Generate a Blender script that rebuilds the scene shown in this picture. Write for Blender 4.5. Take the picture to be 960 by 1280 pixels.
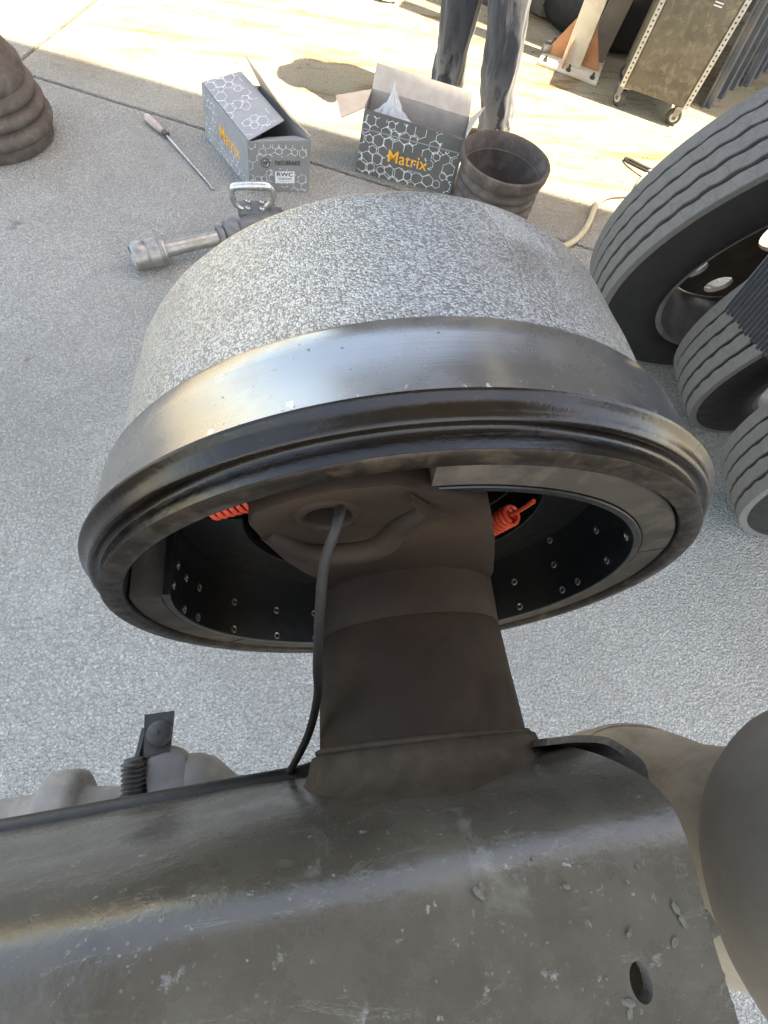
import bpy, bmesh, math, random
from mathutils import Matrix, Vector, noise
random.seed(7)
PI = math.pi
R = math.radians
for o in list(bpy.data.objects):
    bpy.data.objects.remove(o)
scn = bpy.context.scene
COL = scn.collection

# ------------------------------------------------------------------ camera
cam_d = bpy.data.cameras.new('camera')
cam_d.sensor_fit = 'HORIZONTAL'
cam_d.sensor_width = 36.0
cam_d.lens = 650.0 / 960.0 * 36.0
cam_d.clip_start = 0.01
cam_d.clip_end = 500
cam = bpy.data.objects.new('camera', cam_d)
COL.objects.link(cam)
CR = ((0.9832016679, -0.0328604121, 0.1795401723),
      (-0.1075925650, -0.8989306039, 0.4246735327),
      (0.1474392082, -0.4368569133, -0.8873656051))
cam.matrix_world = Matrix(((CR[0][0], -CR[0][1], -CR[0][2], 0.0),
                           (CR[1][0], -CR[1][1], -CR[1][2], 0.0),
                           (CR[2][0], -CR[2][1], -CR[2][2], 1.17),
                           (0, 0, 0, 1)))
scn.camera = cam

# ------------------------------------------------------------------ sky and sun
SUN_EL = R(72)
SUN_AZ = Vector((0.90, -0.436))
SUN = Vector((SUN_AZ.x * math.cos(SUN_EL), SUN_AZ.y * math.cos(SUN_EL), math.sin(SUN_EL)))
wd = bpy.data.worlds.new('World')
scn.world = wd
wd.use_nodes = True
nt = wd.node_tree
nt.nodes.clear()
sky = nt.nodes.new('ShaderNodeTexSky')
sky.sky_type = 'NISHITA'
sky.sun_disc = False
sky.sun_elevation = SUN_EL
sky.sun_rotation = math.atan2(SUN_AZ.x, SUN_AZ.y)
sky.air_density = 1.0
sky.dust_density = 1.5
sky.ozone_density = 0.8
bg = nt.nodes.new('ShaderNodeBackground')
bg.inputs['Strength'].default_value = 0.15
wo = nt.nodes.new('ShaderNodeOutputWorld')
tint = nt.nodes.new('ShaderNodeMix')
tint.data_type = 'RGBA'
tint.blend_type = 'MULTIPLY'
tint.inputs[0].default_value = 1.0
tint.inputs[7].default_value = (1.19, 1.0, 0.80, 1)      # shade white balance of the picture, over the whole sky
nt.links.new(sky.outputs[0], tint.inputs[6])
nt.links.new(tint.outputs[2], bg.inputs[0])
nt.links.new(bg.outputs[0], wo.inputs[0])
sun_d = bpy.data.lights.new('sun', 'SUN')
sun_d.energy = 4.0
sun_d.angle = R(0.45)
sun_d.color = (1.0, 0.89, 0.68)
sun = bpy.data.objects.new('sun', sun_d)
COL.objects.link(sun)
sun.rotation_euler = SUN.to_track_quat('Z', 'Y').to_euler()

scn.render.engine = 'CYCLES'
scn.render.resolution_x = 768
scn.render.resolution_y = 1024
vs = scn.view_settings
vs.view_transform = 'Standard'
vs.look = 'None'
vs.exposure = 2.7
vs.gamma = 1.0
vs.use_curve_mapping = False

# ------------------------------------------------------------------ materials
def new_mat(name):
    m = bpy.data.materials.new(name)
    m.use_nodes = True
    n = m.node_tree
    n.nodes.clear()
    o = n.nodes.new('ShaderNodeOutputMaterial')
    b = n.nodes.new('ShaderNodeBsdfPrincipled')
    n.links.new(b.outputs[0], o.inputs[0])
    return m, n, b

class NT:
    def __init__(s, n):
        s.n = n
        s.tc = None
    def coord(s, scale=(1, 1, 1), rot=(0, 0, 0), which='Object'):
        if s.tc is None:
            s.tc = s.n.nodes.new('ShaderNodeTexCoord')
        mp = s.n.nodes.new('ShaderNodeMapping')
        mp.inputs['Scale'].default_value = scale
        mp.inputs['Rotation'].default_value = rot
        s.n.links.new(s.tc.outputs[which], mp.inputs[0])
        return mp.outputs[0]
    def noise(s, scale, detail=4, rough=.55, vec=None, dist=0):
        t = s.n.nodes.new('ShaderNodeTexNoise')
        t.inputs['Scale'].default_value = scale
        t.inputs['Detail'].default_value = detail
        t.inputs['Roughness'].default_value = rough
        t.inputs['Distortion'].default_value = dist
        s.n.links.new(vec if vec is not None else s.coord(), t.inputs['Vector'])
        return t.outputs[0]
    def voro(s, scale, feature='F1', out=0, vec=None, rand=1):
        t = s.n.nodes.new('ShaderNodeTexVoronoi')
        t.feature = feature
        t.inputs['Scale'].default_value = scale
        t.inputs['Randomness'].default_value = rand
        s.n.links.new(vec if vec is not None else s.coord(), t.inputs['Vector'])
        return t.outputs[out]
    def ramp(s, fac, stops):
        t = s.n.nodes.new('ShaderNodeValToRGB')
        e = t.color_ramp.elements
        while len(e) < len(stops):
            e.new(.5)
        for i, (p, c) in enumerate(stops):
            e[i].position = p
            e[i].color = (c, c, c, 1) if not isinstance(c, (tuple, list)) else (*c, 1)
        s.n.links.new(fac, t.inputs[0])
        return t.outputs[0]
    def mix(s, fac, a, b, mode='MIX'):
        t = s.n.nodes.new('ShaderNodeMix')
        t.data_type = 'RGBA'
        t.blend_type = mode
        for k, v in ((0, fac), (6, a), (7, b)):
            if isinstance(v, bpy.types.NodeSocket):
                s.n.links.new(v, t.inputs[k])
            elif k == 0:
                t.inputs[0].default_value = v
            else:
                t.inputs[k].default_value = (*v, 1) if len(v) == 3 else v
        return t.outputs[2]
    def math(s, op, a, b=0.0):
        t = s.n.nodes.new('ShaderNodeMath')
        t.operation = op
        for k, v in ((0, a), (1, b)):
            if isinstance(v, bpy.types.NodeSocket):
                s.n.links.new(v, t.inputs[k])
            else:
                t.inputs[k].default_value = v
        return t.outputs[0]
    def bump(s, h, strength, dist, b, prev=None):
        t = s.n.nodes.new('ShaderNodeBump')
        t.inputs['Strength'].default_value = strength
        t.inputs['Distance'].default_value = dist
        s.n.links.new(h, t.inputs['Height'])
        if prev is not None:
            s.n.links.new(prev, t.inputs['Normal'])
        if b is not None:
            s.n.links.new(t.outputs[0], b.inputs['Normal'])
        return t.outputs[0]
    def to(s, sock, inp):
        s.n.links.new(sock, inp)

def mat_simple(name, c1, c2, scale=40, rough=(.5, .8), metal=0.0, bump=(.3, .001), bscale=None, detail=6, spec=.5, dust=None, coat=0.0):
    """mottled two-tone surface with fine relief; dust = (colour, amount, scale)"""
    m, n, b = new_mat(name)
    x = NT(n)
    f = x.noise(scale, detail, .6)
    c = x.mix(x.ramp(f, [(.3, 0.0), (.7, 1.0)]), c1, c2)
    if dust:
        d = x.ramp(x.noise(dust[2], 8, .65, dist=.6), [(.5 - dust[1] * .3, 0.0), (.72 - dust[1] * .2, 1.0)])
        c = x.mix(d, c, dust[0])
    x.to(c, b.inputs['Base Color'])
    x.to(x.ramp(x.noise(scale * 2.3, 5, .6), [(.3, rough[0]), (.7, rough[1])]), b.inputs['Roughness'])
    b.inputs['Metallic'].default_value = metal
    b.inputs['Specular IOR Level'].default_value = spec
    b.inputs['Coat Weight'].default_value = coat
    if bump:
        x.bump(x.noise(bscale or scale * 6, 6, .6), bump[0], bump[1], b)
    return m

M = {}
def build_materials():
    # exposed aggregate concrete
    m, n, b = new_mat('concrete')
    x = NT(n)
    v1 = x.voro(165, 'F1', 0)
    v1c = x.voro(165, 'F1', 1)
    v2 = x.voro(360, 'F1', 0)
    big = x.noise(1.7, 7, .62)
    mid = x.noise(75, 6, .65)
    peb = x.n.nodes.new('ShaderNodeSeparateColor')
    x.to(v1c, peb.inputs[0])
    stone = x.ramp(peb.outputs[0], [(0.0, (.42, .405, .36)), (.4, (.52, .505, .455)), (.88, (.56, .545, .495)), (1.0, (.68, .665, .61))])
    mort = x.mix(mid, (.27, .26, .23), (.50, .485, .435))
    c = x.mix(x.ramp(v1, [(.30, 1.0), (.72, 0.0)]), mort, stone)
    c = x.mix(x.math('MULTIPLY', x.ramp(big, [(.36, 1.0), (.58, 0.0)]), .42), c, (.27, .26, .235), 'MIX')
    c = x.mix(x.math('MULTIPLY', x.ramp(x.noise(4.3, 6, .65), [(.55, 0.0), (.72, 1.0)]), .30), c, (.64, .625, .57))
    # dark oil spots and purplish drips
    spot = x.ramp(x.noise(5.5, 4, .6), [(.66, 0.0), (.76, 1.0)])
    c = x.mix(x.math('MULTIPLY', spot, .65), c, (.12, .118, .125))
    drip = x.ramp(x.noise(19, 3, .55), [(.71, 0.0), (.75, 1.0)])
    c = x.mix(x.math('MULTIPLY', drip, .5), c, (.17, .16, .165))
    # yellow earth and rust trodden in beyond the slab joint, in streaks along the yard
    sv = x.coord((1.1, 6.0, 1), (0, 0, R(24)))
    streak = x.ramp(x.noise(1.5, 7, .7, sv, .6), [(.50, 0.0), (.66, 1.0)])
    sep = x.n.nodes.new('ShaderNodeSeparateXYZ')
    x.to(x.coord(), sep.inputs[0])
    line = x.math('ADD', sep.outputs[1], x.math('MULTIPLY', sep.outputs[0], .36))
    far = x.n.nodes.new('ShaderNodeMapRange')
    far.inputs['From Min'].default_value = 1.95
    far.inputs['From Max'].default_value = 2.6
    x.to(line, far.inputs[0])
    c = x.mix(x.math('MULTIPLY', far.outputs[0], .6), c, (.52, .42, .22))
    c = x.mix(x.math('MULTIPLY', x.math('MULTIPLY', streak, far.outputs[0]), .9), c, (.27, .155, .045))
    crumbs = x.ramp(x.noise(11, 3, .7, x.coord((1, 2.2, 1), (0, 0, R(20)))), [(.63, 0.0), (.67, 1.0)])
    c = x.mix(x.math('MULTIPLY', x.math('MULTIPLY', crumbs, far.outputs[0]), .7), c, (.17, .12, .06))
    x.to(c, b.inputs['Base Color'])
    b.inputs['Roughness'].default_value = .88
    b.inputs['Specular IOR Level'].default_value = .3
    h = x.math('ADD', x.math('MULTIPLY', v1, -1.1), x.math('MULTIPLY', v2, -.5))
    h = x.math('ADD', h, x.math('MULTIPLY', peb.outputs[1], .45))
    h = x.math('ADD', h, x.math('MULTIPLY', x.noise(40, 5, .6), .35))
    x.bump(h, 1.0, .010, b)
    M['concrete'] = m

    # rough sand-cast iron skin of the drum
    m, n, b = new_mat('cast_iron_rough')
    x = NT(n)
    g = x.noise(300, 4, .7)
    g2 = x.voro(720, 'F1', 0)
    gc = x.n.nodes.new('ShaderNodeSeparateColor')
    x.to(x.voro(720, 'F1', 1), gc.inputs[0])
    g3 = x.voro(1500, 'F1', 0)
    hgt = x.math('ADD', x.math('MULTIPLY', g2, -1.0), x.math('MULTIPLY', gc.outputs[0], .8))
    hgt = x.math('ADD', hgt, x.math('MULTIPLY', g3, -.4))
    hgt = x.math('ADD', hgt, x.math('MULTIPLY', g, .3))
    hgt = x.math('ADD', hgt, .45)
    c = x.mix(x.ramp(hgt, [(.05, 0.0), (.55, 1.0)]), (.21, .21, .205), (.50, .50, .485))
    tint = x.ramp(x.noise(9, 5, .6), [(.4, 0.0), (.75, 1.0)])
    c = x.mix(x.math('MULTIPLY', tint, .35), c, (.34, .30, .24))
    scar = x.ramp(x.noise(16, 4, .6, x.coord((1, 2.5, 1))), [(.70, 0.0), (.75, 1.0)])
    c = x.mix(x.math('MULTIPLY', scar, .6), c, (.09, .085, .08))
    chalk = x.ramp(x.noise(30, 5, .65, x.coord((1, .45, 1)), 1.0), [(.60, 0.0), (.66, 1.0)])
    c = x.mix(x.math('MULTIPLY', chalk, .30), c, (.70, .69, .66))
    rub = x.ramp(x.noise(7, 6, .7, None, .7), [(.56, 0.0), (.66, 1.0)])
    c = x.mix(x.math('MULTIPLY', rub, .35), c, (.17, .15, .12))
    x.to(c, b.inputs['Base Color'])
    b.inputs['Metallic'].default_value = .8
    x.to(x.ramp(g, [(.3, .24), (.7, .40)]), b.inputs['Roughness'])
    bb = x.bump(hgt, .60, .0013, None)
    x.bump(x.noise(28, 4, .5), .25, .006, b, bb)
    M['rough_iron'] = m

    # turned band
    m, n, b = new_mat('turned_iron')
    x = NT(n)
    sp = x.n.nodes.new('ShaderNodeSeparateXYZ')
    x.to(x.coord(), sp.inputs[0])
    wv = x.n.nodes.new('ShaderNodeCombineXYZ')
    x.to(x.math('MULTIPLY', sp.outputs[1], 900.0), wv.inputs[0])
    x.to(x.math('MULTIPLY', sp.outputs[0], 6.0), wv.inputs[1])
    x.to(x.math('MULTIPLY', sp.outputs[2], 6.0), wv.inputs[2])
    ln = x.noise(1.0, 4, .6, wv.outputs[0])
    pit = x.ramp(x.noise(260, 3, .5), [(.70, 0.0), (.76, 1.0)])
    blot = x.ramp(x.noise(22, 6, .6), [(.4, 0.0), (.7, 1.0)])
    c = x.mix(x.math('MULTIPLY', ln, .5), (0.3100, 0.3069, 0.3038), (0.2232, 0.2201, 0.2170))
    c = x.mix(x.math('MULTIPLY', blot, .3), c, (0.2730, 0.2600, 0.2340))
    c = x.mix(x.math('MULTIPLY', pit, .7), c, (.08, .07, .06))
    chips = x.math('MULTIPLY', x.ramp(x.noise(180, 3, .6, x.coord((1, .5, 1))), [(.645, 0.0), (.68, 1.0)]), x.ramp(sp.outputs[1], [(.004, 1.0), (.0075, 0.0)]))
    c = x.mix(chips, c, (.85, .84, .80))
    x.to(c, b.inputs['Base Color'])
    b.inputs['Metallic'].default_value = .85
    x.to(x.ramp(blot, [(0.0, .22), (1.0, .36)]), b.inputs['Roughness'])
    h = x.math('SUBTRACT', x.math('MULTIPLY', ln, .15), pit)
    x.bump(h, .35, .0008, b)
    M['turned_iron'] = m

    # oily brown-black lip
    m, n, b = new_mat('oily_lip')
    x = NT(n)
    f = x.noise(34, 7, .65)
    c = x.mix(x.ramp(f, [(.35, 0.0), (.7, 1.0)]), (0.0040, 0.0026, 0.0018), (0.0144, 0.0088, 0.0050))
    scf = x.ramp(x.noise(70, 5, .7, x.coord((1, 5, 1))), [(.66, 0.0), (.74, 1.0)])
    c = x.mix(x.math('MULTIPLY', scf, .5), c, (.22, .16, .09))
    x.to(c, b.inputs['Base Color'])
    b.inputs['Metallic'].default_value = .25
    x.to(x.ramp(x.noise(60, 5, .6), [(.3, .14), (.7, .32)]), b.inputs['Roughness'])
    x.bump(x.noise(300, 5, .6), .25, .0009, b)
    M['oily_lip'] = m

    M['mouth'] = mat_simple('mouth_face', (0.0128, 0.0090, 0.0060), (0.0270, 0.0195, 0.0135), 50, (.35, .6), .4, (.3, .001), 300, dust=((.085, .06, .038), .05, 60))
    M['bore'] = mat_simple('bore', (.05, .045, .04), (.10, .09, .08), 60, (.35, .6), .6, (.2, .0006))
    M['lining'] = mat_simple('lining', (0.0391, 0.0306, 0.0213), (0.0595, 0.0467, 0.0331), 24, (.6, .8), 0, (.35, .0008), 300, dust=((.11, .088, .062), .0, 30))
    M['shoe_black'] = mat_simple('shoe_paint', (0.0037, 0.0037, 0.0037), (0.0083, 0.0079, 0.0075), 60, (.32, .5), 0, (.15, .0006))
    M['rivet'] = mat_simple('rivet', (.30, .29, .27), (.45, .44, .42), 300, (.25, .4), .9, None)
    M['red'] = mat_simple('red_spring', (.62, .055, .02), (.75, .09, .03), 80, (.35, .5), 0, None)
    M['axle'] = mat_simple('dusty_axle', (.0165, .0102, .0062), (.0290, .0185, .0114), 9, (.55, .8), 0, (.35, .0012), 150, detail=8, spec=.2, dust=((.046, .028, .0160), .12, 6))
    M['weld'] = mat_simple('weld', (.034, .025, .0165), (.062, .047, .032), 70, (.6, .85), 0, (.5, .0015), 190, spec=.25)
    # black painted arm with road dust and dried splashes
    m, n, b = new_mat('arm_paint')
    x = NT(n)
    f = x.noise(13, 9, .65)
    c = x.mix(x.ramp(f, [(.3, 0.0), (.72, 1.0)]), (.052, .046, .034), (.100, .089, .066))
    fl = x.ramp(x.noise(85, 5, .7), [(.63, 0.0), (.72, 1.0)])
    c = x.mix(x.math('MULTIPLY', fl, .55), c, (.25, .24, .20))
    patch = x.ramp(x.noise(24, 6, .7, None, .8), [(.60, 0.0), (.72, 1.0)])
    c = x.mix(x.math('MULTIPLY', patch, .45), c, (.21, .20, .165))
    speck = x.ramp(x.voro(210, 'F1', 0), [(.10, 1.0), (.17, 0.0)])
    c = x.mix(x.math('MULTIPLY', x.math('MULTIPLY', speck, x.ramp(x.noise(19, 3), [(.48, 0.0), (.6, 1.0)])), .22), c, (.30, .285, .24))
    scr = x.ramp(x.noise(26, 6, .7, x.coord((.6, 2.4, 1), (0, 0, R(25))), 1.5), [(.606, 0.0), (.618, 1.0), (.63, 0.0)])
    c = x.mix(x.math('MULTIPLY', scr, .35), c, (.26, .245, .20))
    chip = x.ramp(x.noise(150, 3, .6), [(.68, 0.0), (.74, 1.0)])
    c = x.mix(x.math('MULTIPLY', chip, .6), c, (.32, .31, .27))
    x.to(c, b.inputs['Base Color'])
    x.to(x.ramp(x.noise(26, 7, .65), [(.3, .17), (.72, .40)]), b.inputs['Roughness'])
    b.inputs['Specular IOR Level'].default_value = .6
    hb = x.bump(x.noise(240, 5, .6), .25, .0008, None)
    x.bump(x.math('ADD', x.noise(38, 5, .6), x.math('MULTIPLY', fl, .6)), .3, .0025, b, hb)
    M['arm'] = m
    M['arm_side_shade'] = mat_simple('arm_side_shade', (.010, .010, .010), (.022, .021, .019), 40, (.4, .6), 0, (.3, .001))  # darker than the arm paint: shade of its side face put into the colour
    M['mud'] = mat_simple('dried_mud', (.085, .075, .058), (.15, .135, .105), 220, (.75, .95), 0, (.6, .001))
    M['piston'] = mat_simple('dusty_tan', (.22, .185, .135), (.32, .27, .20), 7, (.7, .9), 0, (.25, .001), 120, dust=((.14, .110, .074), .1, 9))
    M['bellows'] = mat_simple('dusty_rubber', (.17, .145, .112), (.25, .215, .165), 10, (.7, .9), 0, (.2, .001), 160)
    M['casting'] = mat_simple('grey_casting', (.20, .19, .175), (.30, .285, .265), 16, (.6, .85), 0, (.35, .0012), 150, dust=((.42, .37, .31), .1, 20))
    M['darkbolt'] = mat_simple('dark_bolt', (.045, .045, .045), (.09, .088, .085), 90, (.4, .6), .3, (.3, .0008))
    M['cable'] = mat_simple('cable', (.009, .0065, .0045), (.017, .0125, .0085), 60, (.55, .75), 0, None)
    # tyres
    m, n, b = new_mat('tread_rubber')
    x = NT(n)
    f = x.noise(60, 6, .65)
    c = x.mix(f, (.088, .084, .078), (.165, .158, .148))
    x.to(c, b.inputs['Base Color'])
    b.inputs['Roughness'].default_value = .82
    sip = x.voro(34, 'DISTANCE_TO_EDGE', 0)
    s2 = x.ramp(sip, [(0.0, 0.0), (.03, 1.0)])
    x.bump(x.math('ADD', s2, x.math('MULTIPLY', x.noise(260, 5), .7)), .5, .0022, b)
    M['tread'] = m
    M['sidewall'] = mat_simple('sidewall', (.006, .0055, .005), (.014, .0125, .011), 14, (.55, .75), 0, (.2, .001))
    M['rim'] = mat_simple('rim_steel', (.20, .20, .205), (.30, .30, .30), 18, (.32, .55), .5, (.2, .001), dust=((.17, .14, .11), .1, 12))
    M['disc'] = mat_simple('wheel_disc', (.085, .070, .053), (.16, .132, .10), 14, (.5, .75), .2, (.3, .001))
    M['black_rubber'] = mat_simple('black_rubber', (.006, .006, .006), (.012, .012, .012), 80, (.5, .65), 0, None, spec=.3)
    M['rust'] = mat_simple('rusty_drum', (0.0600, 0.0464, 0.0376), (0.1080, 0.0848, 0.0688), 22, (.65, .9), .1, (.5, .002), 120, dust=((.15, .125, .105), .05, 16))
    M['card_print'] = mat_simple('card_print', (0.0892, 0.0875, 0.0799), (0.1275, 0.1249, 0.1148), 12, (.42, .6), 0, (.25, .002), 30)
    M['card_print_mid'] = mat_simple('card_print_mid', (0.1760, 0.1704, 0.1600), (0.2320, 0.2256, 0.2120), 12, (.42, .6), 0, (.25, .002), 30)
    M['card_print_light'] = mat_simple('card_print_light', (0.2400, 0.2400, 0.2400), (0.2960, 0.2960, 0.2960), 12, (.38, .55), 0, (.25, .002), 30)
    M['card'] = mat_simple('cardboard', (.42, .33, .235), (.52, .42, .31), 26, (.75, .9), 0, (.3, .001), 90)
    M['card_dusty'] = mat_simple('cardboard_dusty', (.36, .31, .26), (.46, .40, .34), 26, (.75, .9), 0, (.3, .001), 90)
    M['ink_white'] = mat_simple('ink_white', (.62, .62, .60), (.75, .75, .73), 90, (.5, .6), 0, None)
    M['ink_orange'] = mat_simple('ink_orange', (.78, .36, .03), (.85, .45, .05), 60, (.5, .6), 0, None)
    M['ink_black'] = mat_simple('ink_black', (.02, .02, .024), (.035, .035, .04), 60, (.5, .6), 0, None)
    M['ink_grey'] = mat_simple('ink_grey', (.22, .22, .23), (.30, .30, .31), 60, (.5, .6), 0, None)
    m, n, b = new_mat('plastic_film')
    b.inputs['Base Color'].default_value = (.85, .86, .88, 1)
    b.inputs['Roughness'].default_value = .2
    b.inputs['Transmission Weight'].default_value = .45
    b.inputs['Alpha'].default_value = .8
    x = NT(n)
    x.bump(x.noise(40, 4), .4, .004, b)
    M['film'] = m
    M['steel'] = mat_simple('bright_steel', (.42, .42, .41), (.58, .58, .56), 60, (.22, .4), .9, (.15, .0006))
    M['gun'] = mat_simple('gun_metal', (.24, .235, .22), (.36, .35, .33), 34, (.32, .55), .75, (.25, .001), dust=((.22, .185, .14), .1, 30))
    M['gun_dark'] = mat_simple('gun_dark', (.10, .098, .095), (.17, .165, .16), 40, (.4, .6), .5, (.3, .001))
    M['handle_clear'] = mat_simple('screwdriver_handle', (.34, .24, .19), (.42, .36, .33), 120, (.2, .35), 0, None)
    M['hose'] = mat_simple('hose', (.42, .36, .22), (.52, .46, .30), 30, (.55, .75), 0, (.2, .001))
    # trousers: dark grey drill, pale hem patches paint in sunlit folds along with dust
    m, n, b = new_mat('trouser_cloth')
    x = NT(n)
    f = x.noise(26, 7, .65)
    c = x.mix(f, (.022, .023, .027), (.055, .055, .060))
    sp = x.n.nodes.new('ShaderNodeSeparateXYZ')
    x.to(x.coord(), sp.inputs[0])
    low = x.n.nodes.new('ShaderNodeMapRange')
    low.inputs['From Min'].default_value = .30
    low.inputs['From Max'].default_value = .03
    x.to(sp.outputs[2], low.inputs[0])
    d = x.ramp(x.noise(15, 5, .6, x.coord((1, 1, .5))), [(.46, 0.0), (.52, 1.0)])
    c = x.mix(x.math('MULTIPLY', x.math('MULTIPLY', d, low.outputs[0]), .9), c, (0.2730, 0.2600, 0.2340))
    x.to(c, b.inputs['Base Color'])
    b.inputs['Roughness'].default_value = .9
    b.inputs['Sheen Weight'].default_value = .2
    h1 = x.bump(x.noise(18, 4, .5, x.coord((1, 1, .3)), .6), .9, .02, None)
    x.bump(x.noise(420, 2), .2, .001, b, h1)
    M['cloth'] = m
    M['shirt'] = mat_simple('shirt', (.10, .12, .16), (.15, .17, .21), 30, (.8, .9), 0, (.4, .006), 12)
    M['skin'] = mat_simple('skin', (.42, .27, .19), (.48, .31, .22), 30, (.45, .6), 0, None)
    M['hair'] = mat_simple('hair', (.02, .016, .012), (.04, .03, .025), 60, (.5, .7), 0, None)
    M['boot'] = mat_simple('boot', (.05, .04, .03), (.09, .07, .05), 40, (.5, .7), 0, None)
    M['post'] = mat_simple('cream_post', (.62, .55, .42), (.72, .66, .53), 8, (.5, .7), 0, (.2, .001), dust=((.46, .33, .18), .1, 7))
    M['rust_orange'] = mat_simple('primer_orange', (.36, .16, .07), (.48, .24, .11), 22, (.65, .85), 0, (.3, .001))
    M['cabinet'] = mat_simple('dirty_cabinet', (.085, .072, .048), (.145, .124, .084), 10, (.55, .8), .1, (.3, .0015), 60, dust=((.22, .185, .12), .02, 30))
    M['trim'] = mat_simple('perforated_trim', (.45, .42, .36), (.58, .55, .48), 30, (.4, .6), .5, None)
    M['caster'] = mat_simple('caster_rubber', (.035, .033, .03), (.07, .065, .055), 60, (.6, .8), 0, None)
    M['sheet'] = mat_simple('blue_grey_sheet', (.085, .092, .105), (.15, .158, .17), 7, (.4, .6), .3, (.2, .002), dust=((.20, .19, .17), .1, 9))
    M['shed'] = mat_simple('shed_wall', (.085, .072, .055), (.15, .125, .095), 5, (.7, .9), 0, (.3, .003), 30)
    M['roof'] = mat_simple('roof_sheet', (.22, .22, .22), (.32, .32, .31), 3, (.5, .7), .4, None)
    M['scrap'] = mat_simple('scrap_iron', (.075, .060, .045), (.14, .115, .085), 16, (.6, .85), .2, (.4, .002))
build_materials()

# ------------------------------------------------------------------ helpers
WM = {}
def _m(parent):
    return WM.get(parent, Matrix.Identity(4)) if parent else Matrix.Identity(4)

def tag(o, label=None, cat=None, group=None, kind=None):
    if label: o['label'] = label
    if cat: o['category'] = cat
    if group: o['group'] = group
    if kind: o['kind'] = kind
    return o

def thing(name, label, cat, mat4, group=None):
    o = bpy.data.objects.new(name, None)
    o.empty_display_size = .05
    COL.objects.link(o)
    if not isinstance(mat4, Matrix):
        mat4 = Matrix.Translation(mat4)
    o.matrix_world = mat4
    WM[o] = mat4
    return tag(o, label, cat, group)

def mesh_obj(name, verts, faces, mat, parent=None, smooth=None, local=False):
    """verts in world space (or in the parent's space when local)"""
    me = bpy.data.meshes.new(name)
    pm = _m(parent)
    if not local:
        inv = pm.inverted()
        verts = [inv @ Vector(v) for v in verts]
    me.from_pydata([tuple(v) for v in verts], [], faces)
    me.validate()
    bm = bmesh.new()
    bm.from_mesh(me)
    bmesh.ops.recalc_face_normals(bm, faces=bm.faces)
    bm.to_mesh(me)
    bm.free()
    return finish(name, me, mat, parent, smooth)

def finish(name, me, mat, parent, smooth):
    if mat: me.materials.append(M[mat])
    if smooth is not None:
        for p in me.polygons: p.use_smooth = True
        me.set_sharp_from_angle(angle=R(smooth))
    o = bpy.data.objects.new(name, me)
    COL.objects.link(o)
    if parent:
        o.parent = parent
        WM[o] = _m(parent)
    else:
        WM[o] = Matrix.Identity(4)
    return o

def bm_obj(name, bm, mat, parent=None, smooth=None, local=False):
    if not local:
        bmesh.ops.transform(bm, matrix=_m(parent).inverted(), verts=bm.verts)
    bmesh.ops.recalc_face_normals(bm, faces=bm.faces)
    me = bpy.data.meshes.new(name)
    bm.to_mesh(me)
    bm.free()
    return finish(name, me, mat, parent, smooth)

def box_bm(dim, mat4=None, bevel=0.0, seg=2, bm=None):
    own = bmesh.new()
    bmesh.ops.create_cube(own, size=1, matrix=Matrix.Diagonal((*dim, 1)))
    if bevel:
        bmesh.ops.bevel(own, geom=own.edges[:], offset=bevel, segments=seg, affect='EDGES', profile=.6)
    if mat4 is not None:
        bmesh.ops.transform(own, matrix=mat4, verts=own.verts)
    if bm is None:
        return own
    me = bpy.data.meshes.new('t')
    own.to_mesh(me); own.free()
    bm.from_mesh(me); bpy.data.meshes.remove(me)
    return bm

def T(x, y, z): return Matrix.Translation((x, y, z))
def frame(o, ax, up=(0, 0, 1)):
    """local z -> ax, local x perpendicular"""
    a = Vector(ax).normalized()
    u = Vector(up)
    if abs(a.dot(u.normalized())) > .98: u = Vector((1, 0, 0))
    t = u.cross(a).normalized()
    b = a.cross(t)
    m = Matrix((t, b, a)).transposed().to_4x4()
    m.translation = Vector(o)
    return m

def lathe(profile, mat4, seg=96, a0=0.0, a1=2 * PI, close=False, wob=None):
    """profile: (z, r) list about local z; returns verts, faces"""
    full = abs((a1 - a0) - 2 * PI) < 1e-6
    n = seg if full else seg + 1
    V, F = [], []
    for i in range(n):
        a = a0 + (a1 - a0) * i / seg
        ca, sa = math.cos(a), math.sin(a)
        for j, (z, r) in enumerate(profile):
            rr = r + (wob(a, z) if wob else 0)
            V.append(mat4 @ Vector((rr * ca, rr * sa, z)))
    k = len(profile)
    for i in range(seg):
        i2 = (i + 1) % n
        for j in range(k - 1 + (1 if close else 0)):
            j2 = (j + 1) % k
            F.append((i * k + j, i2 * k + j, i2 * k + j2, i * k + j2))
    if close and not full:
        F.append(tuple(range(k)))
        F.append(tuple((n - 1) * k + j for j in range(k)))
    return V, F

def cyl(name, p0, p1, r, mat, parent=None, r1=None, seg=24, bevel=.12, smooth=40):
    p0, p1 = Vector(p0), Vector(p1)
    L = (p1 - p0).length
    r1 = r if r1 is None else r1
    e = min(bevel * min(r, r1), L * .3)
    pr = [(0, 0.0001), (0, r - e), (e, r), (L - e, r1), (L, r1 - e), (L, 0.0001)]
    V, F = lathe(pr, frame(p0, p1 - p0), seg)
    return mesh_obj(name, V, F, mat, parent, smooth)

def spline(pts, n=12):
    P = [Vector(p) for p in pts]
    P = [P[0] * 2 - P[1]] + P + [P[-1] * 2 - P[-2]]
    out = []
    for i in range(1, len(P) - 2):
        for k in range(n):
            t = k / n
            a, b, c, d = P[i - 1], P[i], P[i + 1], P[i + 2]
            out.append(.5 * ((2 * b) + (c - a) * t + (2 * a - 5 * b + 4 * c - d) * t * t + (3 * b - a - 3 * c + d) * t ** 3))
    out.append(P[-2])
    return out

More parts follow.
